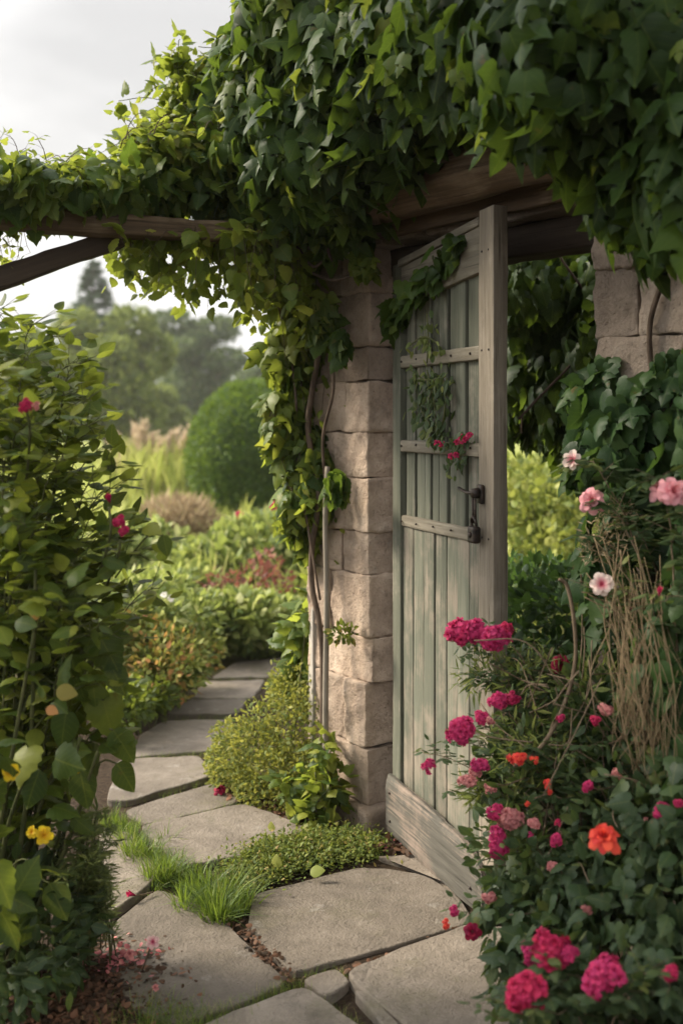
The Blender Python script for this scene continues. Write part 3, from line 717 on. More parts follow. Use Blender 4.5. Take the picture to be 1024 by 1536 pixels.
# latch and padlock
lx, lz = DL-.075, 1.262
def iron_part(name, parent, fn):
    g = Geo(); fn(g); return g.build(name, M['iron'], parent, local=True)
latch = iron_part('latch', gate, lambda g: (rough_box(g, (lx-.012, -.046, lz-.028), (lx+.022, -.034, lz+.030), .02, .001, .005),
    tube(g, np.array([[lx+.004, -.046, lz+.004], [lx+.004, -.068, lz+.004]]), [.017, .014], 12)))
latch['label'] = 'dark iron latch plate on the gate'
iron_part('lever', latch, lambda g: tube(g, smooth_path([[lx+.01, -.064, lz+.006], [lx-.03, -.066, lz+.004], [lx-.075, -.060, lz+.008], [lx-.125, -.05, lz+.012]], 16), [.0065]*4+[.0055]*4+[.005]*4+[.004]*4 if False else .0055, 8))
iron_part('hasp', latch, lambda g: [tube(g, np.array([[lx+dx, -.060, lz-.012], [lx+dx*.8-.002, -.058, lz-.055], [lx+dx*.9-.003, -.056, lz-.088]]), .0042, 7) for dx in (-.007, .009)])
pad = thing('padlock', 'dark iron padlock hanging from the hasp on the gate', 'padlock', gate.location, None, gate.rotation_euler[2])
iron_part('shackle', pad, lambda g: tube(g, smooth_path([[lx-.016, -.058, lz-.100], [lx-.015, -.060, lz-.080], [lx-.001, -.062, lz-.068], [lx+.013, -.060, lz-.080], [lx+.014, -.058, lz-.100]], 24), .0045, 8))
iron_part('body', pad, lambda g: rough_box(g, (lx-.026, -.072, lz-.148), (lx+.024, -.046, lz-.095), .01, .001, .009))
iron_part('keyhole_cover', pad, lambda g: tube(g, np.array([[lx-.001, -.072, lz-.122], [lx-.001, -.076, lz-.122]]), [.010, .008], 10))

# ------------------------------------------------------------------ pergola
def bar(name, mat, a, b, wd, ht, label, amp=.006, r=.01):
    a = np.asarray(a, float); b = np.asarray(b, float); ln = np.linalg.norm(b-a)
    X = unit(b-a); Yv = unit(np.cross([0, 0, 1.0], X)); Z = np.cross(X, Yv)
    g = Geo(); rough_box(g, (0, -wd/2, -ht/2), (ln, wd/2, ht/2), .04, amp, r, 8, .5)
    o = g.build(name, mat, None, None, local=True)
    o.matrix_world = Matrix(((X[0], Yv[0], Z[0], a[0]), (X[1], Yv[1], Z[1], a[1]), (X[2], Yv[2], Z[2], a[2]), (0, 0, 0, 1)))
    return tag(o, label, name.split('_')[-1])
bar('pergola_beam', M['oak'], at(-160, 316, 3.72), at(500, 360, 4.33), .10, .075, 'long weathered pergola beam running left from the pillar under the creeper')
bar('pergola_brace', M['oak_dark'], at(180, 356, 4.08), at(-130, 462, 3.80), .08, .078, 'dark diagonal timber brace propping the pergola beam')
bar('pergola_post', M['oak_dark'], (-1.46, 3.71, -.05), (-1.46, 3.71, 2.15), .11, .11, 'dark upright pergola post rising behind the big leafy shrub')
pa = at(478, 640, 4.52)
g = Geo(); rough_box(g, (-.035, -.03, -.03), (.035, .03, 2.1), .05, .004, .006, 8, .7)
o = g.build('timber_post', M['grey_post'], None, None, local=True); o.location = (pa[0], pa[1], 0); o.rotation_euler = (0, 0, .3); tag(o, 'silvered timber post behind the stone pillar, half hidden by creeper', 'post')
g = Geo(); b0 = gnd(489, 1250); Yp = 4.26
pts = smooth_path([at(489, 1235, Yp), at(488, 1060, Yp), at(490, 900, Yp), at(488, 780, Yp), at(491, 700, Yp+.02)], 30)
tube(g, pts-pts[0], np.linspace(.0125, .010, len(pts)), 10, .5)
o = g.build('wooden_stake', M['pole'], None, None, local=True); o.location = pts[0]; tag(o, 'thin grey wooden stake upright against the stone pillar', 'stake')

# ------------------------------------------------------------------ creepers
def blob(px, py, Y, rx, ry=None, rz=None): return (at(px, py, Y), (rx, ry or rx, rz or rx))
# big creeper over the gate
rs = np.random.default_rng(31)
hood = thing('creeper', 'huge mass of dark lobed creeper leaves hanging over the gate', 'creeper', W(.5, -.1, 2.4))
HB = [blob(335, 165, 4.32, .13, .16, .15), blob(300, 225, 4.32, .12, .16, .12), blob(375, 130, 4.3, .14, .18, .14), blob(930, 50, 2.72, .40, .30, .33), blob(800, 25, 3.05, .40, .32, .26), blob(690, 60, 3.38, .36, .32, .26), blob(590, 110, 3.66, .34, .34, .28),
      blob(510, 180, 3.92, .34, .34, .34), blob(430, 210, 4.18, .30, .32, .30), blob(985, 240, 2.86, .20, .14, .24), blob(1090, 180, 2.6, .30, .25, .35),
      blob(480, 300, 4.1, .17, .18, .14), blob(560, 40, 3.85, .44, .40, .36), blob(470, 110, 4.1, .32, .32, .26), blob(380, 200, 4.3, .22, .24, .22), blob(700, -40, 3.6, .46, .4, .36), blob(850, -80, 3.2, .5, .4, .4)]
g = Geo()
p, n = shell(rs, HB, 5400, .45, .20, 6)
keep = (p[:, 2] > 1.9)
p, n = p[keep], n[keep]
q = rs.random(len(p)) < .8
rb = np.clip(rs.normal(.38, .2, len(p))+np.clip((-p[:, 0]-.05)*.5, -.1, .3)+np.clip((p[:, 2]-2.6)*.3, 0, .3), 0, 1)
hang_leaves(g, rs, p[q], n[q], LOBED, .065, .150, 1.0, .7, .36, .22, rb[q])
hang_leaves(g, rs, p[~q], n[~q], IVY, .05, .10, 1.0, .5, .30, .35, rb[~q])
p, n = shell(rs, [(c, np.array(r)*.80) for c, r in HB], 2600, .3, .05)
hang_leaves(g, rs, p, n, LOBED, .09, .14, 1.0, .3, .4, .3, rs.random(len(p))*.4)
g.build('foliage', M['creeper'], hood)
g = Geo(); p, n = shell(rs, [(c, np.array(r)*1.03) for c, r in HB], 2600, .15, .14, 6)
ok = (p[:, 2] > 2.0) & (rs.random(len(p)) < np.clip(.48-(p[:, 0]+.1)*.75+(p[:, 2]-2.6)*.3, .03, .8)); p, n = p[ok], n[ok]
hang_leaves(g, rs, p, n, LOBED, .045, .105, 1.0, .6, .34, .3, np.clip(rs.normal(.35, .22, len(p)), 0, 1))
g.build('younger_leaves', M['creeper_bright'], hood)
g = Geo(); gsh = Geo()         # young yellowish shoots breaking out along the top edge
SH = [((300, 190), (278, 92)), ((325, 190), (312, 88)), ((300, 160), (275, 120)), ((360, 150), (345, 78)), ((395, 120), (380, 45)), ((430, 90), (412, 18)), ((470, 60), (452, -5)), ((345, 200), (290, 150)), ((420, 140), (400, 70)), ((505, 60), (500, 0)), ((310, 230), (262, 190)), ((370, 180), (330, 118)), ((320, 200), (272, 160)), ((350, 170), (318, 120)), ((380, 130), (355, 82)), ((300, 210), (275, 180))]
for (a, b) in SH:
    for k in range(5):
        Yq = 4.3+rs.normal()*.1
        pa_, pb_ = at(*a, Yq)+rs.normal(size=3)*.05, at(*b, Yq)+rs.normal(size=3)*.045
        pm_ = (pa_+pb_)/2+rs.normal(size=3)*.045
        c = smooth_path([pa_, pm_, pb_, pb_+(pb_-pm_)*.3+np.array([rs.normal()*.03, 0, -.03])], 16); tube(gsh, c, .0016, 4, rs.random())
        m = 22; i = rs.integers(0, len(c), m); d = sph(rs, m); q_ = c[i]+d*.022
        put(g, IVY, q_, d+np.array([0, 0, -.4]), np.array([0, 0, 1.])+rs.normal(size=(m, 3))*.6, .028+.04*rs.random(m), .9, rs.random(m))
g.build('young_leaves', M['creeper_bright'], hood)['label'] = 'young yellow green leaves along the creeper top'
gsh.build('shoots', M['stem'], hood); gst = Geo()
for k in range(26):  # woody stems under the mass
    t0 = rs.uniform(-.5, 1.9); d0 = rs.uniform(.02, .25)
    c = [W(t0, d0, rs.uniform(2.2, 2.45)), W(t0+rs.normal()*.2, d0+.1, rs.uniform(2.25, 2.6)), W(t0+rs.normal()*.4, d0-.1, rs.uniform(2.3, 2.8))]
    tube(gst, smooth_path(c, 14), .007, 5, rs.random())
for c in ([at(497, 372, 4.12), at(470, 400, 4.15), at(440, 360, 4.2), at(420, 330, 4.25)], [at(500, 400, 4.14), at(492, 370, 4.1), at(505, 345, 4.08)], [at(545, 405, 4.1), at(500, 420, 4.14), at(455, 400, 4.2), at(438, 365, 4.22)]):
    tube(gst, smooth_path(c, 16), .006, 6, rs.random())
gst.build('stems', M['vine_bark'], hood)

# creeper hanging like a curtain from the back of the wall, seen through the opening
rs = np.random.default_rng(37)
bc = thing('creeper', 'dark curtain of creeper hanging behind the gate opening', 'creeper', at(840, 420, 4.9))
g = Geo(); p, n = shell(rs, [blob(830, 430, 4.7, .34, .3, .28), blob(800, 540, 4.8, .22, .22, .24), blob(870, 560, 4.6, .20, .22, .26), blob(780, 620, 5.0, .10, .14, .13), blob(838, 640, 4.8, .10, .14, .14), blob(900, 640, 4.5, .16, .2, .25), blob(960, 480, 4.4, .3, .25, .35), blob(740, 450, 5.0, .2, .25, .4)], 4200, .75, .25, 6)
hang_leaves(g, rs, p, n, IVY, .06, .11, 1, .4, .35, .2, rs.random(len(p))*.25); g.build('foliage', M['creeper'], bc)
gst = Geo()
for k in range(16):
    a_ = at(rs.uniform(740, 920), rs.uniform(330, 430), 4.8+rs.normal()*.15); tube(gst, smooth_path([a_, a_+np.array([rs.normal()*.08, rs.normal()*.05, -.3]), a_+np.array([rs.normal()*.1, rs.normal()*.05, -.65])], 12), .005, 5, rs.random())
gst.build('stems', M['vine_bark'], bc)
# creeper along the pergola beam
rs = np.random.default_rng(32)
pc = thing('creeper', 'yellow green creeper trailing along the pergola beam', 'creeper', at(200, 330, 4.1))
PB = [blob(330, 255, 4.28, .22, .22, .16), blob(250, 250, 4.2, .20, .2, .16), blob(170, 285, 4.08, .20, .2, .11), blob(90, 292, 3.98, .2, .2, .10), blob(10, 285, 3.9, .2, .2, .11), blob(-80, 285, 3.85, .22, .2, .14), blob(235, 215, 4.2, .13, .13, .08), blob(380, 300, 4.3, .16, .2, .12)]
g = Geo(); gst = Geo()
p, n = shell(rs, PB, 2600, .6, .25, 9)
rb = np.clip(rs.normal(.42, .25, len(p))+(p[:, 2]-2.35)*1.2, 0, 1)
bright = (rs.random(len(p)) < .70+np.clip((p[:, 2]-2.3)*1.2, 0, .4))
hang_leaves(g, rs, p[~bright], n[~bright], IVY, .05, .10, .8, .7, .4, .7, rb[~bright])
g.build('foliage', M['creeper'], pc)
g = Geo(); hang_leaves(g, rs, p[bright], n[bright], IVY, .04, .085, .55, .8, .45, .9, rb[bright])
tipsl = [((190, 260), (170, 222)), ((200, 240), (185, 196)), ((225, 220), (215, 190)), ((250, 220), (245, 188)), ((120, 275), (135, 243)), ((80, 270), (62, 232)), ((40, 270), (45, 238)), ((10, 270), (3, 222)), ((270, 205), (288, 182)), ((150, 270), (105, 250)), ((20, 320), (5, 380)), ((50, 325), (40, 385)), ((85, 330), (75, 352)), ((-20, 320), (15, 350)), ((10, 320), (30, 400))]
for a, b in tipsl:
    for k in range(3):
        Yq = 4.05+rs.normal()*.12; cane_plant(gst, g, rs, at(*a, Yq)+rs.normal(size=3)*.03, [at(*b, Yq)+rs.normal(size=3)*.03], IVY, .045, .02, .025, .0022, .1, 1, .3, .35)
# strands hanging below the beam against the light
for k in range(105):
    x0_ = rs.uniform(165, 455); top = 352; ln = (28+rs.random()*62)*(.75+.95*max(0, (x0_-165)/290)); Yq = 4.2+rs.normal()*.12
    cane_plant(gst, g, rs, at(x0_, top, Yq), [at(x0_+rs.normal()*14, top+ln, Yq+rs.normal()*.05)], IVY, .045+.05*rs.random(), .022, .028, .0018, .05, 1, -.2, .5)
g.build('bright_leaves', M['creeper_bright'], pc)
gst.build('stems', M['vine_bark'], pc)

# creeper cascading down the pillar's outer side
rs = np.random.default_rng(33)
cc = thing('creeper', 'bright backlit creeper cascading down the outer side of the pillar', 'creeper', gnd(470, 1240))
CB = [blob(440, 400, 4.54, .16, .16, .12), blob(452, 470, 4.56, .13, .14, .14), blob(458, 540, 4.52, .09, .12, .13), blob(445, 610, 4.54, .075, .12, .12), blob(450, 680, 4.5, .085, .12, .12), blob(470, 745, 4.40, .10, .10, .10), blob(462, 800, 4.5, .05, .07, .08), blob(512, 510, 4.16, .035, .05, .06), blob(505, 725, 4.16, .05, .05, .05), blob(400, 410, 4.56, .12, .14, .08), blob(432, 520, 4.5, .11, .12, .13), blob(425, 630, 4.48, .09, .12, .13), blob(470, 690, 4.42, .09, .1, .12), blob(440, 760, 4.45, .07, .1, .10), blob(482, 470, 4.25, .06, .06, .10)]
p, n = shell(rs, CB, 2500, .6, .25, 10)
lit = rs.random(len(p)) < np.clip(.75-(p[:, 0]+.13)*4, .15, .95)  # brighter leaf colour towards the left: backlight put into the colour
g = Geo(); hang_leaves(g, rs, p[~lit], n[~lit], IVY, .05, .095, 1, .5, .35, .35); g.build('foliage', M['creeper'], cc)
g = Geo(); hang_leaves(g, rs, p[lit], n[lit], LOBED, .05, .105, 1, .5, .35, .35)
for px_, py_ in ((415, 625), (408, 655), (420, 600), (425, 690)):
    q_ = np.array([at(px_+8, py_-10, 4.4)]*3)+rs.normal(size=(3, 3))*.02
    put(g, LOBED, q_, np.array([[-.5, 0, -1]]*3)+rs.normal(size=(3, 3))*.2, np.array([[-.6, -.8, .3]]*3)+rs.normal(size=(3, 3))*.2, [.11, .10, .12], 1, [.8, .95, .7])
gst = Geo()
for k in range(14):
    x0_ = rs.uniform(425, 500); y0_ = rs.uniform(420, 760); cane_plant(gst, g, rs, at(x0_, y0_, 4.38), [at(x0_+rs.normal()*18, y0_+rs.uniform(40, 90), 4.36)], IVY, .06, .03, .03, .002, .05, 1, -.2, .5)
g.build('bright_leaves', M['creeper_bright'], cc)
for c, r_ in (([at(482, 1160, 4.3), at(484, 1000, 4.31), at(478, 930, 4.33), at(468, 880, 4.36), at(468, 820, 4.36), at(478, 740, 4.33), at(462, 640, 4.36), at(478, 520, 4.36), at(470, 440, 4.36), at(440, 370, 4.3)], .0115), ([at(492, 760, 4.3), at(484, 660, 4.3), at(500, 580, 4.25), at(488, 500, 4.28), at(455, 420, 4.33)], .006), ([at(480, 900, 4.32), at(460, 780, 4.34), at(446, 700, 4.38), at(440, 560, 4.4), at(400, 390, 4.4)], .005)):
    tube(gst, smooth_path(c, 60), r_, 7, rs.random())
gst.build('stems', M['vine_bark'], cc)

# ivy on the right wall
rs = np.random.default_rng(34)
iv = thing('ivy', 'broad sheet of dark ivy clothing the stone wall right of the gate', 'ivy', W(1.4, .05, 0))
IB = [blob(905, 610, 3.27, .09, .08, .17), (W(1.36, .03, 1.45), (.20, .10, .24)), (W(1.75, .05, 1.4), (.3, .15, .34)), (W(1.30, .03, 1.1), (.19, .10, .28)), (W(1.7, .06, .9), (.35, .18, .4)), (W(1.3, .04, .6), (.20, .12, .3)), (W(1.95, .05, 1.6), (.3, .18, .3)), blob(868, 600, 3.32, .06, .06, .11), blob(880, 690, 3.28, .06, .06, .08)]
g = Geo(); p, n = shell(rs, IB, 3600, .45, .16, 9)
front = (p-C0)@NF > .0
p, n = p[front], n[front]; n = unit(n+NF*.9)
q = rs.random(len(p)) < .45
hang_leaves(g, rs, p[q], n[q], IVY, .05, .105, 1, .45, .36, .15); hang_leaves(g, rs, p[~q], n[~q], LOBED, .05, .10, 1, .45, .36, .15)
g.build('foliage', M['ivy'], iv)
gst = Geo()
for c in ([W(1.32, .02, 1.5), W(1.3, .03, 1.75), W(1.36, .03, 1.95), W(1.33, .05, 2.2)], [W(1.36, .02, 1.55), W(1.44, .03, 1.8), W(1.40, .04, 2.0), W(1.48, .05, 2.2)], [W(1.3, .02, .0), W(1.26, .04, .6), W(1.34, .04, 1.2), W(1.32, .03, 1.6)], [W(1.8, .02, .0), W(1.7, .04, .8), W(1.75, .04, 1.5)]):
    tube(gst, smooth_path(c, 24), .008, 6, rs.random())
gst.build('stems', M['vine_bark'], iv)

# creeper sprigs on the gate
rs = np.random.default_rng(35)
def on_gate(x, z, off=.04): 
    d = unit(np.array([FG[0]-HG[0], FG[1]-HG[1], 0])); nn = np.array([d[1], -d[0], 0])
    return np.array([HG[0], HG[1], 0])+d*x+nn*off+np.array([0, 0, z])
def gx(px, py, off=.04):
    """the point of the gate's face on a line of sight"""
    d = unit(np.array([FG[0]-HG[0], FG[1]-HG[1], 0])); nn = np.array([d[1], -d[0], 0]); o_ = np.array([HG[0], HG[1], 0])+nn*off
    r = np.array([(px-HX)/FPX, 1.0, -(py-HY)/FPX]); s = (nn@o_)/(nn@r); return r*s+np.array([0, 0, CH])
def sprig(label, paths, leaf, size, every, mat, extra=None):
    t_ = thing('creeper_sprig', label, 'creeper', gx(*paths[0][0])); g = Geo(); gs_ = Geo()
    for P_ in paths:
        c = smooth_path([gx(*q) for q in P_], 24); tube(gs_, c, .0028, 5, .5)
        ln = np.linalg.norm(np.diff(c, axis=0), axis=1).sum(); k = int(ln/every)
        i = rs.integers(0, len(c), k); pos = c[i]+rs.normal(size=(k, 3))*.018
        out = np.array([-.8, -.6, .2])
        hang_leaves(g, rs, pos, np.tile(out, (k, 1)), leaf, size*.6, size*1.1, .9, .6, .4, .4)
    g.build('foliage', mat, t_); gs_.build('stem', M['stem'], t_); return t_
sprig('creeper shoot draped from the gate top down its hinge side', [[(690, 362), (660, 395), (625, 430), (600, 455), (588, 490)], [(660, 395), (640, 420), (612, 445)], [(600, 450), (590, 470), (580, 488)]], IVY, .07, .006, M['creeper'])
sprig('wispy green tendrils hanging over the second rail of the gate', [[(612, 520), (635, 505), (655, 515), (660, 528)], [(640, 470), (642, 510), (640, 545)], [(615, 555), (640, 570), (668, 565)]], SMALL, .035, .008, M['ferny'])
sprig('tuft of small leaved creeper hanging between the upper gate boards', [[(622, 558), (628, 600), (640, 640)], [(640, 555), (650, 600), (655, 650)], [(662, 560), (668, 600), (660, 655)], [(630, 600), (625, 630)], [(648, 580), (640, 620), (650, 650)]], SMALL, .04, .0045, M['rose_leaf'])
tt = sprig('small green sprig with tiny red flowers lying on the third gate rail', [[(655, 662), (675, 665), (700, 655)], [(690, 665), (680, 690), (668, 705)], [(685, 660), (690, 685), (685, 705)], [(705, 655), (690, 665)]], SMALL, .03, .004, M['rose_leaf'])
g = Geo()
for px_, py_ in ((655, 664), (662, 666), (690, 655), (697, 658), (703, 652), (685, 662), (676, 684), (683, 682), (693, 660)):
    g = Geo(); rosette(g, rs, gx(px_, py_, .06), np.array([-.4, -1, .5]), .012, POM, 3, 3); g.build('flower', M['crimson'], tt)
# little tuft of pale leaves at the top of the pillar
rs = np.random.default_rng(36)
t_ = thing('creeper_sprig', 'fresh bright creeper tuft hanging in front of the pillar top', 'creeper', at(548, 370, 4.05)); g = Geo()
p, n = shell(rs, [blob(548, 390, 4.05, .055, .05, .055)], 34, .7, .1)
hang_leaves(g, rs, p, n, LOBED, .05, .085, 1, .5, .35, .4); g.build('foliage', M['creeper_bright'], t_)
t_ = thing('creeper_sprig', 'small green weed growing from the lower pillar joint', 'creeper', at(505, 950, 4.2)); g = Geo()
p, n = shell(rs, [blob(515, 950, 4.2, .05, .04, .035)], 90, .8, .2); bush_leaves(g, rs, p, n, SMALL, .02, .035); g.build('foliage', M['moss'], t_)

# ------------------------------------------------------------------ left foreground shrub
rs = np.random.default_rng(41)
ls = thing('leafy_shrub', 'tall leafy rose shrub arching over the left edge of the path', 'shrub', (-.98, 3.15, 0))
gst = Geo(); g = Geo()
base = np.array([-.95, 3.15, -.03])
tips = []
for (px_, py_, Y) in [(160, 650, 3.1), (150, 690, 3.2), (115, 535, 3.15), (60, 500, 3.2), (170, 735, 3.05), (110, 590, 2.9), (10, 470, 3.2), (215, 850, 2.95), (190, 800, 3.0), (225, 880, 3.1), (140, 640, 3.3), (40, 560, 2.8), (80, 610, 2.7), (100, 700, 2.75), (150, 780, 2.8), (120, 850, 2.7), (200, 930, 2.9), (60, 800, 2.6), (0, 700, 2.6), (-20, 520, 3.0), (170, 960, 2.8), (30, 900, 2.6), (100, 950, 2.6), (125, 545, 3.25), (135, 610, 3.15), (70, 520, 3.3), (0, 500, 3.0), (165, 690, 2.95), (-60, 600, 2.9), (185, 1090, 2.9), (60, 650, 3.0), (20, 620, 3.1), (110, 760, 3.0), (50, 720, 2.9), (150, 870, 3.2), (180, 900, 3.3)]:
    tips.append(at(px_, py_, Y)+rs.normal(size=3)*.02)
tips2 = [t_+rs.normal(size=3)*np.array([.05, .09, .06])+np.array([-.05, 0, 0]) for t_ in tips]
cane_plant(gst, g, rs, base, tips, OVATE, .084, .030, .06, .0042, .2, 1, .2, .12, .06)
cane_plant(gst, g, rs, base, tips2[::2], IVY, .085, .036, .055, .003, .3, 1, .15, .12, .14)
SB = [blob(30, 860, 2.98, .15, .22, .22), blob(10, 680, 3.05, .13, .22, .25), blob(80, 980, 2.92, .16, .2, .15), blob(110, 860, 3.0, .10, .15, .10), blob(20, 1060, 2.8, .20, .22, .2), blob(100, 1090, 2.95, .11, .16, .11), blob(-40, 900, 2.8, .3, .3, .5), blob(-40, 1250, 2.75, .2, .3, .3), blob(30, 1200, 2.9, .15, .2, .2), blob(-60, 560, 3.0, .2, .3, .3)]
p, n = shell(rs, SB, 430, .95, .3, 6)
big = p[:, 2] < .95
bush_leaves(g, rs, p[~big], n[~big], OVATE, .04, .075, .8, .6, None, .2)
bush_leaves(g, rs, p[big], n[big], IVY, .045, .10, .9, .6, np.clip(rs.normal(.36, .22, big.sum()), 0, 1), .6)
# large individual leaves at the shrub's right edge
for (px_, py_, s_, dx, r_) in [(165, 1075, .11, .5, .85), (180, 1120, .10, .6, .55), (150, 1050, .10, .2, .7), (185, 1170, .09, .5, .4), (110, 1090, .10, -.1, .5), (130, 1180, .10, .2, .3), (70, 1180, .10, -.3, .25), (160, 980, .11, .7, .35), (175, 1020, .09, .8, .3), (85, 1350, .10, .4, .45), (60, 1320, .09, -.2, .45), (55, 1390, .09, .1, .4), (255, 828, .055, .3, .3)]:
    q_ = at(px_-10, py_-25, 2.85); 
    put(g, IVY if s_ > .1 else OVATE, q_[None], np.array([[dx, -.2, -.9]])+rs.normal(size=(1, 3))*.15, np.array([[.15, -.8, .7]])+rs.normal(size=(1, 3))*.15, s_, 1.05, [r_])
    tube(gst, smooth_path([q_, q_+np.array([-.05, .04, -.01]), q_+np.array([-.14, .1, -.12])], 8), .0025, 4, .4)
g.build('foliage', M['shrub'], ls)
for k in range(14):
    b_ = base+np.array([rs.uniform(-.1, .1), rs.uniform(-.1, .1), 0]); t2 = at(rs.uniform(-20, 170), rs.uniform(850, 1150), 2.95+rs.normal()*.12)
    tube(gst, smooth_path([b_, b_+(t2-b_)*.45+np.array([rs.normal()*.04, 0, .05]), t2], 20), np.linspace(.009, .004, 21)[:len(smooth_path([b_, b_+(t2-b_)*.45, t2], 20))], 6, rs.random())
gst.build('stems', M['stem'], ls)
def flower(parent, name, mat, px, py, Y, wpx, rings=ROSE, axis=(-.35, -1, .45), sq=1.0, label=None, seed=None, nu=5, nv=5):
    r2 = np.random.default_rng(int(px*7+py)); g = Geo(); c = at(px, py, Y)
    rad = m2(wpx, Y)*.55
    rosette(g, r2, c-unit(axis)*rad*.35, np.array(axis)+r2.normal(size=3)*.1, rad, rings, nu, nv, .10)
    o = g.build(name, M[mat], parent)
    if label: o['label'] = label
    return o
def cluster(parent, mat, px, py, Y, wpx, hpx, n=12, axis=(-.3, -1, .5), label=None, name='flower_cluster'):
    r2 = np.random.default_rng(int(px*5+py*3)); g = Geo(); pom_cluster(g, r2, at(px, py, Y), m2(wpx, Y), m2(hpx, Y), np.array(axis), n)
    o = g.build(name, M[mat], parent)
    if label: o['label'] = label
    return o
gst = Geo()
for c_ in ([at(164, 760, 2.72), at(166, 800, 2.73), at(150, 860, 2.85)], [at(181, 792, 2.72), at(178, 830, 2.74), at(160, 880, 2.9)], [at(40, 614, 2.6), at(45, 650, 2.65), at(40, 720, 2.8)]): tube(gst, smooth_path(c_, 12), .0035, 5)
gst.build('stems', M['stem'], ls)
flower(ls, 'rose_bud', 'crimson', 164, 751, 2.68, 28, BUD, (-.2, -.5, 1)); cluster(ls, 'crimson', 180, 783, 2.68, 22, 18, 6); cluster(ls, 'crimson', 186, 796, 2.68, 20, 16, 6)
cluster(ls, 'crimson', 40, 608, 2.6, 26, 22, 7); cluster(ls, 'dusty', 54, 612, 2.62, 20, 18, 6)
flower(ls, 'yellow_flower', 'yellow', 66, 1253, 2.75, 25, OPEN, (.3, -1, .4)); flower(ls, 'yellow_flower', 'yellow', 46, 1248, 2.77, 18, OPEN, (-.5, -1, .5)); flower(ls, 'yellow_flower', 'yellow', 16, 1158, 2.6, 26, OPEN, (.2, -1, .3)); flower(ls, 'yellow_flower', 'yellow', 118, 1160, 2.85, 14, BUD, (.2, -.6, .8))
for c_, t_, s_, r_ in ((at(50, 908, 2.6), (.3, -.3, -.9), .035, .8), (at(85, 1035, 2.6), (.9, -.2, -.1), .05, .3), (at(70, 1062, 2.6), (.9, -.2, -.3), .03, .9)):
    g = Geo(); put(g, OVATE, c_[None], np.array([t_]), np.array([[.1, -.9, .5]]), s_, 1.2, [r_]); g.build('withered_leaf', M['bed_orange'], ls)

# low wispy plant at the shrub's foot and the dark undergrowth
rs = np.random.default_rng(42)
fp = thing('ferny_plant', 'wispy fine leaved plant beside the path at the shrub foot', 'plant', gnd(130, 1440)); g = Geo(); gst = Geo()
tips = [at(rs.uniform(95, 182), rs.uniform(1225, 1400), 3.0+rs.normal()*.1) for k in range(52)]
cane_plant(gst, g, rs, gnd(120, 1440), tips, NARROW, .035, .011, .012, .0022, .15, 3, .2, .1)
g.build('foliage', M['ferny'], fp); gst.build('stems', M['stem'], fp)
ug = thing('undergrowth_plant', 'dark low leafy plant filling the lower left corner', 'plant', gnd(30, 1480)); g = Geo()
p, n = shell(rs, [blob(20, 1380, 2.95, .2, .2, .14), blob(-30, 1440, 2.8, .25, .2, .14), blob(70, 1410, 3.02, .13, .15, .10)], 900, .7, .2); bush_leaves(g, rs, p, n, SMALL, .03, .06, .6, .5, rs.random(900)[:len(p)]*.6); g.build('foliage', M['rose_leaf'], ug)

# ------------------------------------------------------------------ roses on the right
rs = np.random.default_rng(51)
rb_ = thing('rose_bush', 'dense rose bush with magenta clusters in front of the gate foot', 'rose bush', gnd(860, 1440)); g = Geo(); gst = Geo()
base = np.array([.66, 3.05, -.03])
tips = [at(px_, py_, Y)+rs.normal(size=3)*.015 for (px_, py_, Y) in [(700, 970, 3.2), (745, 985, 3.2), (720, 960, 3.22), (760, 1070, 3.15), (700, 1100, 3.12), (650, 1140, 3.1), (720, 1160, 3.1), (750, 1240, 3.05), (690, 1190, 3.1), (700, 1130, 3.15), (800, 980, 3.2), (790, 1060, 3.1), (845, 1010, 3.2), (830, 1100, 3.0), (880, 1090, 3.0), (780, 1180, 3.0), (820, 1220, 2.9), (890, 1190, 2.85), (930, 1150, 2.9), (990, 1220, 2.8), (900, 1270, 2.75), (960, 1110, 2.95), (730, 1290, 3.05), (690, 1380, 2.95), (715, 1400, 2.9), (840, 1270, 2.85), (760, 1130, 3.0), (810, 1140, 2.95), (860, 1150, 2.9), (735, 1020, 3.2), (715, 1010, 3.2), (770, 1010, 3.2)]]
cane_plant(gst, g, rs, base, tips, SMALL, .030, .026, .05, .003, .2, 5, .4, .25, -.02)
RB = [blob(850, 1180, 3.05, .22, .22, .20), blob(930, 1120, 3.05, .2, .2, .2), blob(800, 1270, 3.0, .17, .2, .16), blob(760, 1160, 3.12, .10, .12, .13), blob(960, 1240, 2.85, .2, .2, .2)]
p, n = shell(rs, RB, 2400, .8, .25, 7); bush_leaves(g, rs, p, n, SMALL, .022, .05, .6, .55)
g.build('foliage', M['rose_leaf'], rb_)
gf = Geo(); p, n = shell(rs, [blob(800, 1010, 3.15, .12, .1, .06), blob(730, 1010, 3.2, .08, .08, .07), blob(720, 1190, 3.1, .07, .08, .05), blob(800, 1130, 3.05, .14, .1, .12), blob(760, 1210, 3.05, .06, .06, .05), blob(880, 1030, 3.1, .1, .1, .06)], 1300, .9, .3); bush_leaves(gf, rs, p, n, NARROW, .025, .06, .3, .7); gf.build('fine_foliage', M['ferny'], rb_)
for k in range(110):  # bare twiggy bits
    a_ = at(rs.uniform(775, 985), rs.uniform(1000, 1330), 2.98+rs.normal()*.1); d_ = rs.normal(size=3)*.10+np.array([0, -.03, .05])
    tube(gst, smooth_path([a_, a_+d_*.5+rs.normal(size=3)*.02, a_+d_], 10), .0018, 4, rs.random())
tube(gst, smooth_path([at(770, 1150, 2.95), at(815, 1115, 2.95), at(848, 1050, 2.98), at(862, 990, 3.0), at(860, 930, 3.0), at(850, 880, 3.02), at(838, 868, 3.02)], 40), np.linspace(.008, .004, 43)[:43] if False else .0055, 7, .9)
gst.build('stems', M['cane'], rb_)
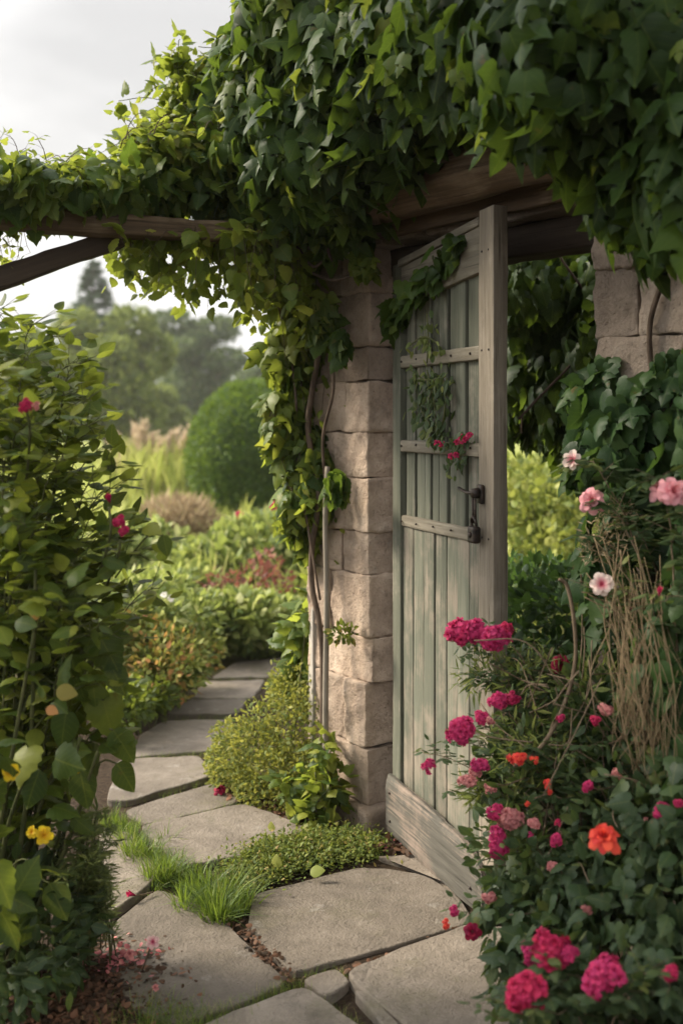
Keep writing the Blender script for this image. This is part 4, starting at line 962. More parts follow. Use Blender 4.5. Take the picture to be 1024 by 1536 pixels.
for a_ in [('magenta', 690, 947, 3.05, 46, 42, 13), ('magenta', 718, 946, 3.03, 44, 40, 13), ('magenta', 741, 957, 3.01, 46, 40, 13), ('crimson', 756, 946, 3.05, 26, 26, 7), ('magenta', 690, 1095, 2.95, 46, 50, 15), ('magenta', 722, 1077, 2.97, 28, 26, 7), ('magenta', 745, 1052, 2.97, 32, 30, 9), ('crimson', 766, 1049, 2.99, 26, 30, 8), ('magenta', 645, 1152, 2.95, 24, 30, 7), ('magenta', 720, 1146, 2.92, 34, 22, 8), ('dusty', 712, 1158, 2.92, 24, 22, 6), ('magenta', 743, 1219, 2.87, 26, 24, 8), ('magenta', 748, 1268, 2.87, 34, 62, 15), ('dusty', 768, 1228, 2.87, 44, 30, 10), ('magenta', 834, 1258, 2.72, 24, 26, 7), ('crimson', 836, 1236, 2.74, 16, 16, 4), ('magenta', 882, 1178, 2.72, 24, 20, 6), ('magenta', 991, 1218, 2.62, 26, 26, 7), ('magenta', 1017, 1206, 2.62, 20, 20, 5), ('crimson', 893, 1079, 2.82, 22, 20, 5), ('dusty', 908, 1064, 2.82, 26, 20, 6), ('dusty', 735, 1108 + 75, 3.02, 20, 18, 5), ('orange_red', 775, 1139, 2.87, 32, 18, 6), ('orange_red', 822, 1182, 2.82, 18, 26, 5), ('dusty', 800, 1235, 2.77, 24, 24, 6), ('dusty', 700, 1172, 2.92, 30, 18, 6), ('dusty', 735, 1080, 2.95, 18, 14, 4), ('magenta', 795, 1255, 2.85, 16, 20, 4), ('dusty', 925, 1160, 2.8, 20, 18, 5), ('dusty', 965, 1235, 2.7, 22, 20, 5), ('dusty', 830, 1300, 2.78, 22, 16, 5), ('dusty', 880, 1365, 2.6, 20, 18, 5), ('dusty', 735, 1345, 2.85, 26, 16, 6), ('magenta', 840, 1078, 2.95, 16, 16, 4), ('orange_red', 792, 1205, 2.88, 12, 16, 3), ('orange_red', 800, 1140, 2.88, 16, 12, 3)]:
    cluster(rb_, a_[0], *a_[1:])
flower(rb_, 'rose_flower', 'deep_red', 840, 993, 3.1, 28, ROSE, (-.2, -.9, .5)); flower(rb_, 'rose_flower', 'deep_red', 707, 1397, 2.85, 25, ROSE, (-.3, -.9, .5))
flower(rb_, 'rose_flower', 'orange_red', 905, 1252, 2.5, 44, ROSE, (-.2, -.7, .8), label='large orange red double bloom')
cluster(rb_, 'magenta', 680, 1366, 2.9, 20, 20, 5); cluster(rb_, 'orange_red', 668, 1386, 2.9, 16, 22, 5)

# big-leaved plant under the roses
rs = np.random.default_rng(52)
bl = thing('leafy_plant', 'dark broad leaved plant spreading below the roses on the right', 'plant', gnd(930, 1480)); g = Geo(); gst = Geo()
p, n = shell(rs, [blob(940, 1320, 2.78, .20, .2, .15), blob(870, 1370, 2.85, .15, .18, .12), blob(1000, 1400, 2.6, .22, .2, .2), blob(800, 1390, 2.85, .13, .14, .08), blob(900, 1470, 2.65, .25, .2, .16), blob(780, 1330, 3.0, .08, .1, .08), blob(760, 1440, 2.75, .05, .06, .05), blob(1040, 1280, 2.7, .2, .2, .25), blob(730, 1370, 2.92, .04, .05, .03)], 2000, .8, .2)
hang_leaves(g, rs, p, n, IVY, .028, .065, .7, 1., .45, .8, np.clip(rs.normal(.45, .28, len(p)), 0, 1))
g.build('foliage', M['rose_leaf'], bl)
for k in range(30):
    a_ = gnd(rs.uniform(800, 1020), rs.uniform(1420, 1560)); tube(gst, smooth_path([a_, a_+np.array([rs.normal()*.04, rs.normal()*.04, .15]), a_+np.array([rs.normal()*.1, rs.normal()*.1, .3])], 10), .003, 4, rs.random())
gst.build('stems', M['stem'], bl)
nb = thing('rose_bush', 'low rose plant with soft crimson clusters in the lower right corner', 'rose bush', gnd(860, 1600)); g = Geo(); gst = Geo()
b_ = gnd(870, 1620)
heads = [(825, 1425, 2.42, 62, 66), (795, 1432, 2.5, 30, 44), (790, 1492, 2.36, 66, 62), (906, 1466, 2.34, 62, 76), (1006, 1460, 2.3, 26, 26), (852, 1432, 2.4, 28, 28), (770, 1500, 2.4, 30, 30)]
cane_plant(gst, g, rs, b_, [at(h[0], h[1]+20, h[2]) for h in heads]+[at(870, 1500, 2.4), at(940, 1500, 2.3), at(750, 1530, 2.4), at(840, 1520, 2.35)], SMALL, .04, .025, .05, .003, .2, 5, .3, .25); g.build('foliage', M['rose_leaf'], nb); gst.build('stems', M['cane'], nb)
for k, h in enumerate(heads): cluster(nb, ('crimson', 'magenta')[k % 2], *h, 14, (-.2, -.8, .7))

# pale climbing roses on the ivy
rs = np.random.default_rng(53)
cr_ = thing('climbing_rose', 'climbing rose with pale pink blooms against the dark ivy', 'rose', W(1.5, .25, 0)); g = Geo(); gst = Geo()
fl = [('cream_pink', 857, 689, 2.98, 27, OPEN, (-.5, -1, .3)), ('rose_pink', 887, 749, 2.9, 38, ROSE, (-.3, -1, .25)), ('cream_pink', 902, 876, 2.85, 33, OPEN, (-.2, -1, .2)), ('rose_pink', 990, 728, 2.6, 42, ROSE, (-.5, -.8, .6)), ('rose_pink', 1012, 735, 2.57, 44, ROSE, (.2, -1, .3)), ('crimson', 988, 890, 2.6, 26, BUD, (0, -.2, 1)), ('rose_pink', 945, 914, 2.9, 12, BUD, (0, -.3, 1))]
for f_ in fl: flower(cr_, 'rose_flower', f_[0], *f_[1:5], rings=f_[5], axis=f_[6])
base = np.array([.92, 2.95, -.03])
cane_plant(gst, g, rs, base, [at(f_[1]+6, f_[2]+12, f_[3]+.02) for f_ in fl]+[at(870, 790, 3.05), at(930, 800, 2.95), at(1010, 780, 2.8), at(960, 900, 2.85), at(900, 940, 2.95)], SMALL, .045, .07, .06, .004, .4, 5, .2, .25)
g.build('foliage', M['rose_leaf'], cr_); gst.build('stems', M['cane'], cr_)
g = Geo(); p, n = shell(rs, [blob(925, 775, 2.98, .05, .04, .04), blob(905, 810, 3.0, .06, .04, .05), blob(945, 900, 2.9, .04, .04, .04), blob(890, 830, 3.0, .03, .03, .03)], 420, .9, .3); bush_leaves(g, rs, p, n, NARROW, .012, .03, .3, .8); g.build('dry_flower_heads', M['straw'], cr_)  # the straw tufts are dry flower heads
g = Geo(); put(g, OVATE, at(935, 880, 2.93)[None], np.array([[.2, -.3, -1]]), np.array([[-.3, -1, .2]]), .05, 1.7, [.9]); g.build('yellow_leaf', M['sunny'], cr_)

# dry hanging stalks on the right
rs = np.random.default_rng(54)
dg_ = thing('dry_stalks', 'sheaf of dry straw coloured stalks hanging by the ivy at the right edge', 'dry stalks', at(985, 1100, 2.8)); gst = Geo()
for k in range(170):
    x_ = rs.uniform(930, 1050); Y = 2.8+rs.normal()*.07; ln = rs.uniform(90, 260); y1 = rs.uniform(1060, 1190)
    c = [at(x_+rs.normal()*16-10, y1-ln, Y), at(x_+rs.normal()*16, y1-ln*.5, Y-.04), at(x_+rs.normal()*16+8, y1, Y-.02)]
    tube(gst, smooth_path(c, 10), .0006+.0005*rs.random(), 4, rs.random())
for k in range(14):
    c = [at(rs.uniform(860, 960), rs.uniform(800, 900), 2.9), at(rs.uniform(900, 970), rs.uniform(900, 960), 2.86), at(rs.uniform(930, 1010), rs.uniform(1000, 1120), 2.8)]
    tube(gst, smooth_path(c, 14), .0016, 4, rs.random())
gst.build('stalks', M['dry_stem'], dg_)

# ------------------------------------------------------------------ planting beside the path
rs = np.random.default_rng(61)
def mound(name, label, cat, blobs, n, tmpl, smin, smax, mat, depth=.6, rough=.22, k=6, up=.5, jit=.55, loc=None, droop=0., stems=20, bias=0.):
    c = np.mean([b[0] for b in blobs], 0)
    t_ = thing(name, label, cat, (c[0], c[1], 0) if loc is None else loc); g = Geo()
    p, nn = shell(rs, blobs, n, depth, rough, k); ok = p[:, 2] > -.03; p, nn = p[ok], nn[ok]
    bush_leaves(g, rs, p, nn, tmpl, smin, smax, up, jit, np.clip(rs.random(len(p))+bias, 0, 1), droop); g.build('foliage', M[mat], t_)
    if stems:
        gs_ = Geo()
        for j in range(stems):
            b = blobs[rs.integers(len(blobs))]; e_ = np.array(b[0])+sph(rs, 1)[0]*np.array(b[1])*.8; s0 = np.array([c[0]+(e_[0]-c[0])*.4+rs.normal()*.03, c[1]+(e_[1]-c[1])*.4, -.03])
            tube(gs_, smooth_path([s0, (s0+e_)/2+np.array([0, 0, .03]), e_], 8), max(.003, .004*np.linalg.norm(e_-s0)), 4, rs.random())
        gs_.build('stems', M['stem'], t_)
    return t_
def gblob(px, py, base_py, rx, ry=None, rz=None, z=0.):
    Y = gnd(px, base_py)[1]; return blob(px, py, Y, rx, ry, rz)
mound('golden_bush', 'golden green small leaved mound billowing onto the path by the pillar', 'bush', [blob(420, 1120, 4.6, .23, .2, .20), blob(350, 1150, 4.75, .12, .14, .12), blob(440, 1040, 4.8, .13, .14, .12), blob(500, 1100, 4.5, .09, .1, .16), blob(455, 1070, 4.65, .17, .2, .20), blob(370, 1140, 4.65, .13, .16, .15), blob(440, 1180, 4.45, .18, .16, .15), blob(470, 1020, 4.75, .1, .12, .12), blob(395, 1190, 4.5, .12, .12, .10)], 15000, SMALL, .011, .026, 'golden', .8, .32, 13, .7, .7, bias=-.12)
t_ = mound('leafy_plant', 'dark big leaved creeping plant at the foot of the pillar', 'plant', [blob(488, 1130, 4.26, .06, .06, .10), blob(490, 1180, 4.22, .09, .07, .08), blob(470, 1225, 4.18, .07, .06, .05), blob(445, 1180, 4.3, .08, .06, .07)], 240, IVY, .03, .065, 'shrub', .8, .3, 8, .8, .5, None, .7, 8, .2)
mound('leafy_plant', 'lush green creeper leaves round the stake foot behind the golden mound', 'plant', [blob(455, 960, 4.7, .08, .08, .13), blob(470, 900, 4.6, .05, .05, .08)], 90, IVY, .06, .12, 'creeper_bright', .5, .2, 8, .6, .4, None, .8, 6, -.2)
# bed left of the path
mound('orange_bush', 'low bush of yellow and orange leaves on the left side of the path', 'bush', [gblob(235, 1000, 1075, .20, .25, .18), gblob(285, 985, 1040, .15, .2, .12), gblob(205, 960, 1060, .20, .25, .2)], 1100, SMALL, .025, .05, 'bed_orange', .9, .35, 7)
mound('green_bush', 'loose fresh green plants growing through the orange bush', 'bush', [gblob(240, 1000, 1070, .22, .25, .18), gblob(290, 975, 1040, .15, .2, .13), gblob(205, 960, 1060, .20, .25, .2)], 2600, SMALL, .02, .045, 'sunny', .9, .35, 7, bias=.05)
mound('green_bush', 'yellow green bush rising behind the leafy shrub on the left', 'bush', [gblob(190, 920, 1040, .25, .3, .22), gblob(240, 900, 1000, .22, .3, .2), gblob(130, 950, 1060, .3, .3, .3)], 3200, SMALL, .04, .07, 'bed_green', .6, .25, 6, bias=.1)
mound('low_plant', 'dark green edging plant between the orange bush and the flagstones', 'plant', [gblob(215, 1045, 1090, .16, .15, .09), gblob(270, 1010, 1050, .12, .12, .08), gblob(180, 1060, 1110, .14, .15, .1)], 1500, SMALL, .03, .055, 'shrub', .7, .25, 7, bias=-.1)
mound('leafy_perennial', 'green perennial clump where the path bends out of sight', 'plant', [gblob(350, 930, 985, .30, .3, .17), gblob(320, 950, 990, .2, .2, .12), gblob(400, 940, 975, .3, .3, .16)], 3000, OVATE, .05, .09, 'bed_green', .6, .25, 5)
mound('red_plant', 'dusky red flowering plant in the middle of the border', 'plant', [gblob(370, 890, 950, .26, .3, .2), gblob(395, 865, 945, .18, .3, .2), gblob(345, 885, 945, .14, .2, .12)], 620, SMALL, .03, .055, 'red_leaf', 1., .6, 6)
mound('leafy_perennial', 'pale green perennials at the back of the border below the dome', 'plant', [gblob(400, 830, 900, .55, .5, .3), gblob(340, 850, 910, .4, .4, .22), gblob(440, 850, 905, .4, .4, .25)], 4200, OVATE, .06, .11, 'bed_green', .6, .3, 3.5)
mound('green_bush', 'light green bush left of the feathery bush', 'bush', [gblob(180, 830, 900, .55, .5, .25), gblob(120, 850, 920, .5, .5, .3), gblob(260, 880, 930, .35, .4, .16)], 4200, OVATE, .06, .11, 'bed_green', .6, .3, 3.5, bias=.05)
mound('feathery_bush', 'feathery straw brown bush in the meadow in front of the dome', 'bush', [gblob(270, 800, 860, .40, .4, .33), gblob(240, 830, 862, .35, .4, .2), gblob(300, 830, 862, .25, .3, .2)], 5200, NARROW, .08, .16, 'straw', .9, .3, 3, .9, .5, bias=-.1)
wf = thing('white_flower_plant', 'low plant with two small white blooms between the shrub and the bed', 'plant', gnd(245, 1000)); g = Geo()
for px_, py_ in ((246, 893), (256, 899)): g = Geo(); rosette(g, rs, at(px_, py_, 6.0), np.array([-.3, -1, .6]), .02, OPEN, 4, 4); g.build('flower', M['white_petal'], wf)
g = Geo(); p, n = shell(rs, [blob(250, 925, 6.05, .12, .12, .10), blob(300, 920, 6.3, .12, .12, .12)], 260, .7, .2); bush_leaves(g, rs, p, n, SMALL, .04, .07); g.build('foliage', M['bed_green'], wf)
pp = thing('poppy_plant', 'slender plant with three red pink blooms before the dome', 'plant', gnd(400, 900)); g = Geo(); gs_ = Geo()
for px_, py_, s_ in ((411, 758, .05), (424, 779, .055), (358, 772, .04), (360, 786, .04)):
    c = at(px_, py_, 9.6); g = Geo(); rosette(g, rs, c, np.array([-.3, -1, .6]), s_, POM, 4, 4); g.build('flower', M['crimson'], pp); tube(gs_, smooth_path([c, c-np.array([.02, 0, .3]), c-np.array([.05, 0, .9])], 8), .006, 4)
gs_.build('stems', M['stem'], pp)
g = Geo(); p, n = shell(rs, [blob(400, 810, 9.6, .25, .2, .15), blob(360, 820, 9.6, .2, .2, .12)], 500, .8, .3); bush_leaves(g, rs, p, n, NARROW, .06, .14); g.build('foliage', M['bed_green'], pp)

# clipped dome
dm = thing('clipped_dome', 'tall clipped evergreen dome standing in the meadow', 'topiary', gnd(372, 792)); rs = np.random.default_rng(62)
Yd = gnd(372, 792)[1]
DB = [(at(382, 690, Yd), (.93, .93, 1.12)), (at(376, 715, Yd), (.90, .90, .92))]
g = Geo(); p, n = shell(rs, DB[:1], 30000, .14, .05, 6); ok = p[:, 2] > .0; p, n = p[ok], n[ok]
bush_leaves(g, rs, p, n, TINY, .03, .075, .3, .75); g.build('foliage', M['clipped'], dm)
g = Geo(); v_ = []; f_ = []
for i in range(13):
    for j in range(20):
        th = math.pi*i/12; ph = 2*math.pi*j/20; v_.append(DB[0][0]+np.array([math.sin(th)*math.cos(ph)*.80, math.sin(th)*math.sin(ph)*.80, math.cos(th)*.98]))
for i in range(12):
    for j in range(20): a, b, c, d = i*20+j, i*20+(j+1) % 20, (i+1)*20+(j+1) % 20, (i+1)*20+j; f_ += [(a, b, c), (a, c, d)]
g.add(v_, f_, 0); g.build('inner_foliage', M['clipped'], dm)

# ornamental grass
rs = np.random.default_rng(63)
og = thing('ornamental_grass', 'tall ornamental grass with pale plumes left of the dome', 'grass clump', gnd(230, 768)); g = Geo(); gp = Geo()
Yo = gnd(230, 768)[1]
for px_, py_ in ((172, 655), (188, 672), (205, 645), (216, 640), (226, 655), (246, 662), (262, 652), (274, 664), (285, 648), (180, 690)):
    e_ = at(px_, py_, Yo+rs.normal()*.3); b_ = np.array([at(px_*.6+230*.4, 760, Yo)[0], e_[1], 0]); c = bez(b_, b_+np.array([0, 0, 1.]), e_-np.array([.05, 0, .4]), e_, 14); tube(g, c, .008, 4, .5)
    for s in np.linspace(.62, 1, 46):
        i = min(13, int(s*13)); q_ = np.repeat(c[i][None], 3, 0)+rs.normal(size=(3, 3))*.02; put(gp, NARROW, q_, np.array([0, 0, 1.])+rs.normal(size=(3, 3))*.45, rs.normal(size=(3, 3)), .13+.08*rs.random(3), 1.6, .5+.5*rs.random(3))
for k in range(700):
    c = at(rs.uniform(165, 295), 765, Yo+rs.normal()*.35); c[2] = 0; a_ = rs.random()*6.28
    put(g, BLADES[rs.integers(3)], c[None], np.array([[math.cos(a_), math.sin(a_), 0]]), np.array([[0, 0, 1.]]), .7+.7*rs.random(), 1.3, [rs.random()])
g.build('blades', M['meadow'], og); gp.build('plumes', M['plume'], og)

# ------------------------------------------------------------------ grass, moss, litter (nobody would count these)
rs = np.random.default_rng(71)
def blades(g, pts, smin, smax, width=1., bias=0.):
    n = len(pts); a_ = rs.random(n)*6.28; which = rs.integers(0, 4, n); s = smin+(smax-smin)*rs.random(n); r_ = np.clip(rs.random(n)+bias, 0, 1)
    tip = np.stack([np.cos(a_), np.sin(a_), rs.normal(size=n)*.15], 1); up = np.array([0, 0, 1.])+rs.normal(size=(n, 3))*.18
    for k in range(4):
        m = which == k; put(g, BLADES[k], pts[m], tip[m], up[m], s[m], width, r_[m])
def along(poly, n, spread, taper=True):
    P = smooth_path([gnd(*q) for q in poly], 60); i = rs.integers(0, len(P)-1, n); f = rs.random((n, 1)); q = P[i]*(1-f)+P[i+1]*f
    q = q+np.concatenate([rs.normal(size=(n, 2))*spread, np.zeros((n, 1))], 1); q[:, 2] = -.02; return q
g = Geo()
def tuft(g, c, n, ln, spread):
    a_ = rs.random(n)*6.28; d = np.stack([np.cos(a_), np.sin(a_), np.zeros(n)], 1); r_ = rs.random(n)**.7
    p = c+d*(r_*spread)[:, None]; up = np.array([0, 0, 1.])+d*(.3+.85*r_)[:, None]+rs.normal(size=(n, 3))*.12
    which = rs.integers(0, 4, n); s_ = ln*(.55+.6*rs.random(n)); q = np.clip(rs.random(n)*.85+rs.normal()*.1, 0, 1)
    for k in range(4):
        m = which == k; put(g, BLADES[k], p[m], d[m]+rs.normal(size=(m.sum(), 3))*.2, up[m], s_[m], 1.15, q[m])
for c in along([(172, 1225), (200, 1258), (235, 1300), (290, 1335), (345, 1372)], 56, .04): tuft(g, c, 34, rs.uniform(.04, .095), .03)
for px_, py_, n_ in ((335, 1372, 9), (300, 1340, 8), (350, 1345, 6), (255, 1315, 6), (215, 1285, 5)):
    for c in along([(px_-12, py_), (px_+12, py_)], n_, .03): tuft(g, c, 50, rs.uniform(.07, .13), .035)
for poly, n_ in (([(170, 1207), (250, 1190), (322, 1168)], 120), ([(225, 1238), (300, 1220), (360, 1203)], 260), ([(185, 1138), (260, 1132), (335, 1128)], 300), ([(240, 1078), (300, 1077), (350, 1076)], 160), ([(280, 1050), (380, 1048)], 130), ([(310, 1018), (400, 1017)], 130), ([(436, 1474), (380, 1500), (270, 1535)], 420), ([(436, 1474), (480, 1462), (520, 1460)], 160), ([(455, 1480), (500, 1515), (540, 1540)], 180), ([(250, 1520), (320, 1515)], 200), ([(150, 1390), (170, 1360), (240, 1335)], 130)):
    blades(g, along(poly, n_, .012), .02, .05, .8, .1)
blades(g, along([(200, 1520), (260, 1530), (300, 1545), (170, 1550)], 800, .05), .03, .07, .8)
tag(g.build('grass', M['grass']), 'green grass tufts growing between the flagstones', None, None, 'stuff')
g = Geo()
def mat_pts(poly, n, spread, h):
    q = along(poly, n, spread); q[:, 2] = rs.random(n)**.7*h*np.exp(-((rs.normal(size=n))**2)*.1)-.02; return q
for poly, n_, sp, h in (([(375, 1305), (430, 1292), (480, 1283), (545, 1272)], 9000, .055, .06), ([(395, 1290), (450, 1275), (540, 1265)], 5000, .05, .07), ([(360, 1320), (395, 1312)], 1200, .05, .05)):
    q = mat_pts(poly, n_, sp, h); d = sph(rs, n_); d[:, 2] = abs(d[:, 2]); put(g, SMALL, q, d, np.array([0, 0, 1.])+rs.normal(size=(n_, 3))*.5, .008+.011*rs.random(n_), 1., rs.random(n_))
tag(g.build('ground_cover', M['moss']), 'mat of tiny leaved ground cover between flagstones and pillar', None, None, 'stuff')
g = Geo()
def scatter_litter(poly, n, sp, smin, smax, z=.0):
    q = along(poly, n, sp); q[:, 2] = z+rs.random(n)*.012; d = rs.normal(size=(n, 3)); d[:, 2] *= .25; put(g, OVATE, q, d, np.array([0, 0, 1.])+rs.normal(size=(n, 3))*.45, smin+(smax-smin)*rs.random(n), .9, rs.random(n))
scatter_litter([(355, 1385), (390, 1425), (432, 1468)], 140, .012, .008, .028); scatter_litter([(575, 1262), (600, 1272)], 60, .035, .02, .05, .005); scatter_litter([(60, 1470), (120, 1460), (190, 1450)], 1600, .09, .008, .026, -.01); scatter_litter([(30, 1520), (150, 1515)], 1600, .10, .008, .026, -.01)
scatter_litter([(340, 1180), (380, 1200), (440, 1230)], 160, .03, .015, .035); scatter_litter([(435, 1470), (520, 1450), (690, 1390)], 40, .008, .012, .03, -.01)
tag(g.build('fallen_leaves', M['dead_leaf']), 'brown and reddish dead leaves in the joints and under the shrub', None, None, 'stuff')
g = Geo()
for px_, py_, n_, sp in ((165, 1430, 46, .06), (185, 1440, 26, .03), (590, 1268, 16, .02), (150, 1450, 40, .07)):
    q = along([(px_-15, py_), (px_+15, py_)], n_, sp); q[:, 2] = .002+rs.random(n_)*.012; d = rs.normal(size=(n_, 3)); d[:, 2] *= .3; put(g, OVATE, q, d, np.array([0, 0, 1.])+rs.normal(size=(n_, 3))*.4, .008+.012*rs.random(n_), 1.4, rs.random(n_))
tag(g.build('fallen_petals', M['dusty']), 'faded pink petals lying on the soil at the shrub foot', None, None, 'stuff')
# single things dropped on the path
def dropped(name, label, mat, px, py, wpx, rings, axis, stem=None, z=.02):
    c = gnd(px, py, z); t_ = thing(name, label, 'flower', (c[0], c[1], 0)); r2 = np.random.default_rng(px); g = Geo(); rosette(g, r2, c, np.array(axis), m2(wpx, c[1])*.55, rings, 5, 5); g.build('bloom', M[mat], t_)
    if stem is not None:
        gs_ = Geo(); tube(gs_, smooth_path([c]+[gnd(*q[:2], q[2]) for q in stem], 12), .0025, 5); gs_.build('stem', M['cane'], t_)
dropped('fallen_rose', 'single red rose bud lying on the flagstone beside the grass', 'crimson', 204, 1343, 26, BUD, (-1, -.2, .35), [(215, 1342, .015), (230, 1338, .012)])
dropped('fallen_flower', 'small pink bloom lying alone near the front of the path', 'dusty', 233, 1481, 12, POM, (0, -.6, 1), [(222, 1488, .012)])
dropped('pink_flower', 'pale pink flower upright on a thin stem at the path edge', 'blush', 229, 1413, 18, OPEN, (.2, -1, .6), [(222, 1432, .07), (214, 1455, .0)], .11)
dropped('fallen_rose', 'faded pink rose head lying on the soil under the shrub', 'dusty', 195, 1431, 17, POM, (0, -.6, 1))
dropped('fallen_rose', 'dark red rose head lying under the golden mound', 'deep_red', 330, 1184, 18, POM, (0, -.6, 1))
for (px_, py_, s_, r_, lb) in ((465, 1307, .05, .6, 'pale leaf lying flat on the edge of the big flagstone'), (415, 1302, .045, .95, 'upright yellowish leaf sticking out of the ground cover'), (407, 1247, .035, 1., 'small yellow green leaf on the slab before the pillar')):
    c = gnd(px_, py_, .03); g = Geo(); put(g, OVATE, c[None], np.array([[.8, -.3, .25]]) if s_ == .05 else np.array([[-.1, -.2, .9]]), np.array([[-.3, -.6, .8]]), s_, 1.3, [r_]); tag(g.build('fallen_leaf', M['sunny'], None, c), lb, 'leaf')

# meadow grass
g = Geo(); n_ = 26000
Ym = 8.5+32*rs.random(n_)**1.6; Xm = (rs.random(n_)*1.05-.36)*Ym*.95
pts = np.stack([Xm, Ym, np.zeros(n_)], 1); pts[:, 2] = -.03+np.clip((Ym-9)/30, 0, 1)*.15
keep = (lump(pts, .9, 2.) > -.55); blades(g, pts[keep], .25, .65, 2.2)
tag(g.build('meadow_grass', M['meadow']), 'tall pale meadow grass beyond the flower beds', None, None, 'stuff')

# ------------------------------------------------------------------ trees
def tree(name, label, px, Y, top_py, crown_px, bottom_py, mat, n=9000, leaf=.22, sub=16, seed=0, tmpl=TINY, flat=1.0):
    """broadleaf: trunk, limbs and a crown of many leaf clumps"""
    global rs
    rs = np.random.default_rng(seed); x = (px-HX)/FPX*Y; t_ = thing(name, label, 'tree', (x, Y, 0))
    zt = CH-(top_py-HY)/FPX*Y; zb = CH-(bottom_py-HY)/FPX*Y; wd = m2(crown_px, Y); hh = zt-zb; cz = (zt+zb)/2
    bl = []
    for k in range(sub):
        d = sph(rs, 1)[0]; s = .35+.42*rs.random(); c = np.array([x+d[0]*wd*.5*s*1.25, Y+d[1]*wd*.45*s, cz+d[2]*hh*.5*s*1.2]); r_ = wd*(.13+.10*rs.random()); bl.append((c, (r_, r_, r_*.8*flat)))
    bl.append((np.array([x, Y, cz]), (wd*.28, wd*.28, hh*.32)))
    g = Geo(); p, nn = shell(rs, bl, n, .45, .22, 9/wd); bush_leaves(g, rs, p, nn, tmpl, leaf*.6, leaf*1.2, .5, .7); g.build('crown', M[mat], t_)
    g = Geo(); tr = max(.06, wd*.028); tube(g, smooth_path([np.array([x, Y, -.1]), np.array([x+tr, Y, cz*.5]), np.array([x-tr*.5, Y, cz+hh*.25])], 14), np.linspace(tr, tr*.3, 15)[:len(smooth_path([np.zeros(3), np.ones(3), np.ones(3)*2], 14))], 8)
    for b in bl[:10]:
        s0 = np.array([x, Y, max(.4, zb*.6+.2*cz+rs.random()*.4*cz)]); tube(g, smooth_path([s0, (s0+b[0])/2+np.array([0, 0, .03*wd]), b[0]], 8), [tr*.4]*3+[tr*.3]*3+[tr*.15]*3 if False else tr*.28, 5)
    g.build('trunk', M['trunk'], t_); return t_
def conifer(name, label, px, Y, top_py, base_w_px, bottom_py, seed, tiers=20, n_per=26, mat='needle'):
    global rs
    rs = np.random.default_rng(seed); x = (px-HX)/FPX*Y; t_ = thing(name, label, 'tree', (x, Y, 0)); zt = CH-(top_py-HY)/FPX*Y; zb = CH-(bottom_py-HY)/FPX*Y; wd = m2(base_w_px, Y)*.5
    g = Geo(); gs_ = Geo(); tube(gs_, np.array([[x, Y, -.1], [x, Y, zt*.5], [x, Y, zt]]), [wd*.09, wd*.06, .01], 7)
    for k in range(tiers):
        s = (k+.5)/tiers; z = zt+(zb-zt)*s; rr = wd*(s**.85)*(.8+.35*rs.random())+.05
        nb_ = int(6+7*s)
        for j in range(nb_):
            a_ = rs.random()*6.28; ln = rr*(.7+.5*rs.random()); d = np.array([math.cos(a_), math.sin(a_), 0]); e_ = np.array([x, Y, z])+d*ln+np.array([0, 0, -.18*ln+rs.normal()*.05*ln])
            c = np.array([x, Y, z]); m = n_per; ss = rs.random(m)**.6; q_ = c+(e_-c)*ss[:, None]+rs.normal(size=(m, 3))*np.array([.10, .10, .05])*ln*.8; put(g, TINY, q_, d+np.array([0, 0, -.25])+rs.normal(size=(m, 3))*.5, np.array([0, 0, 1.])+rs.normal(size=(m, 3))*.4, (.10+.12*rs.random(m))*wd*.75, .8, rs.random(m))
    g.build('crown', M[mat], t_); gs_.build('trunk', M['trunk'], t_); return t_
conifer('conifer', 'dark pointed conifer rising above the rounded trees', 140, 52, 390, 150, 600, 81, 22, 34)
tree('olive_tree', 'broad rounded olive green tree in front of the conifer', 155, 40, 470, 200, 690, 'tree_olive', 13000, .30, 20, 82)
tree('olive_tree', 'olive green tree half hidden behind the leafy shrub', 30, 38, 480, 150, 690, 'tree_olive', 8000, .30, 14, 83)
tree('cedar_tree', 'grey green cedar with layered branches right of the rounded tree', 290, 58, 455, 165, 690, 'tree_dark', 11000, .36, 20, 84, TINY, .55)
tree('woodland_tree', 'dark tree behind the clipped dome', 385, 62, 520, 120, 690, 'tree_dark', 7000, .36, 14, 85)
tree('woodland_tree', 'distant tree glimpsed between dome and pillar', 450, 70, 500, 110, 690, 'tree_dark', 6000, .4, 14, 86)
tree('olive_tree', 'small rounded tree low between the cedar and the olive tree', 225, 48, 560, 90, 690, 'tree_olive', 6000, .3, 12, 87)
tree('woodland_tree', 'far tree beyond the left edge of the meadow', -70, 45, 460, 160, 690, 'tree_dark', 6000, .34, 14, 88)
g = Geo(); rs = np.random.default_rng(89)
wb = [(np.array([x_, 85+rs.normal()*4, 2.+rs.random()*1.5]), (4+2*rs.random(), 3, 2.5+1.8*rs.random())) for x_ in np.arange(-60, 64, 5.)]
p, n = shell(rs, wb, 22000, .5, .2, .8); bush_leaves(g, rs, p, n, TINY, .5, .9, .5, .7)
tag(g.build('woodland', M['tree_dark']), 'far woodland edge closing the view behind the trees', None, None, 'stuff')
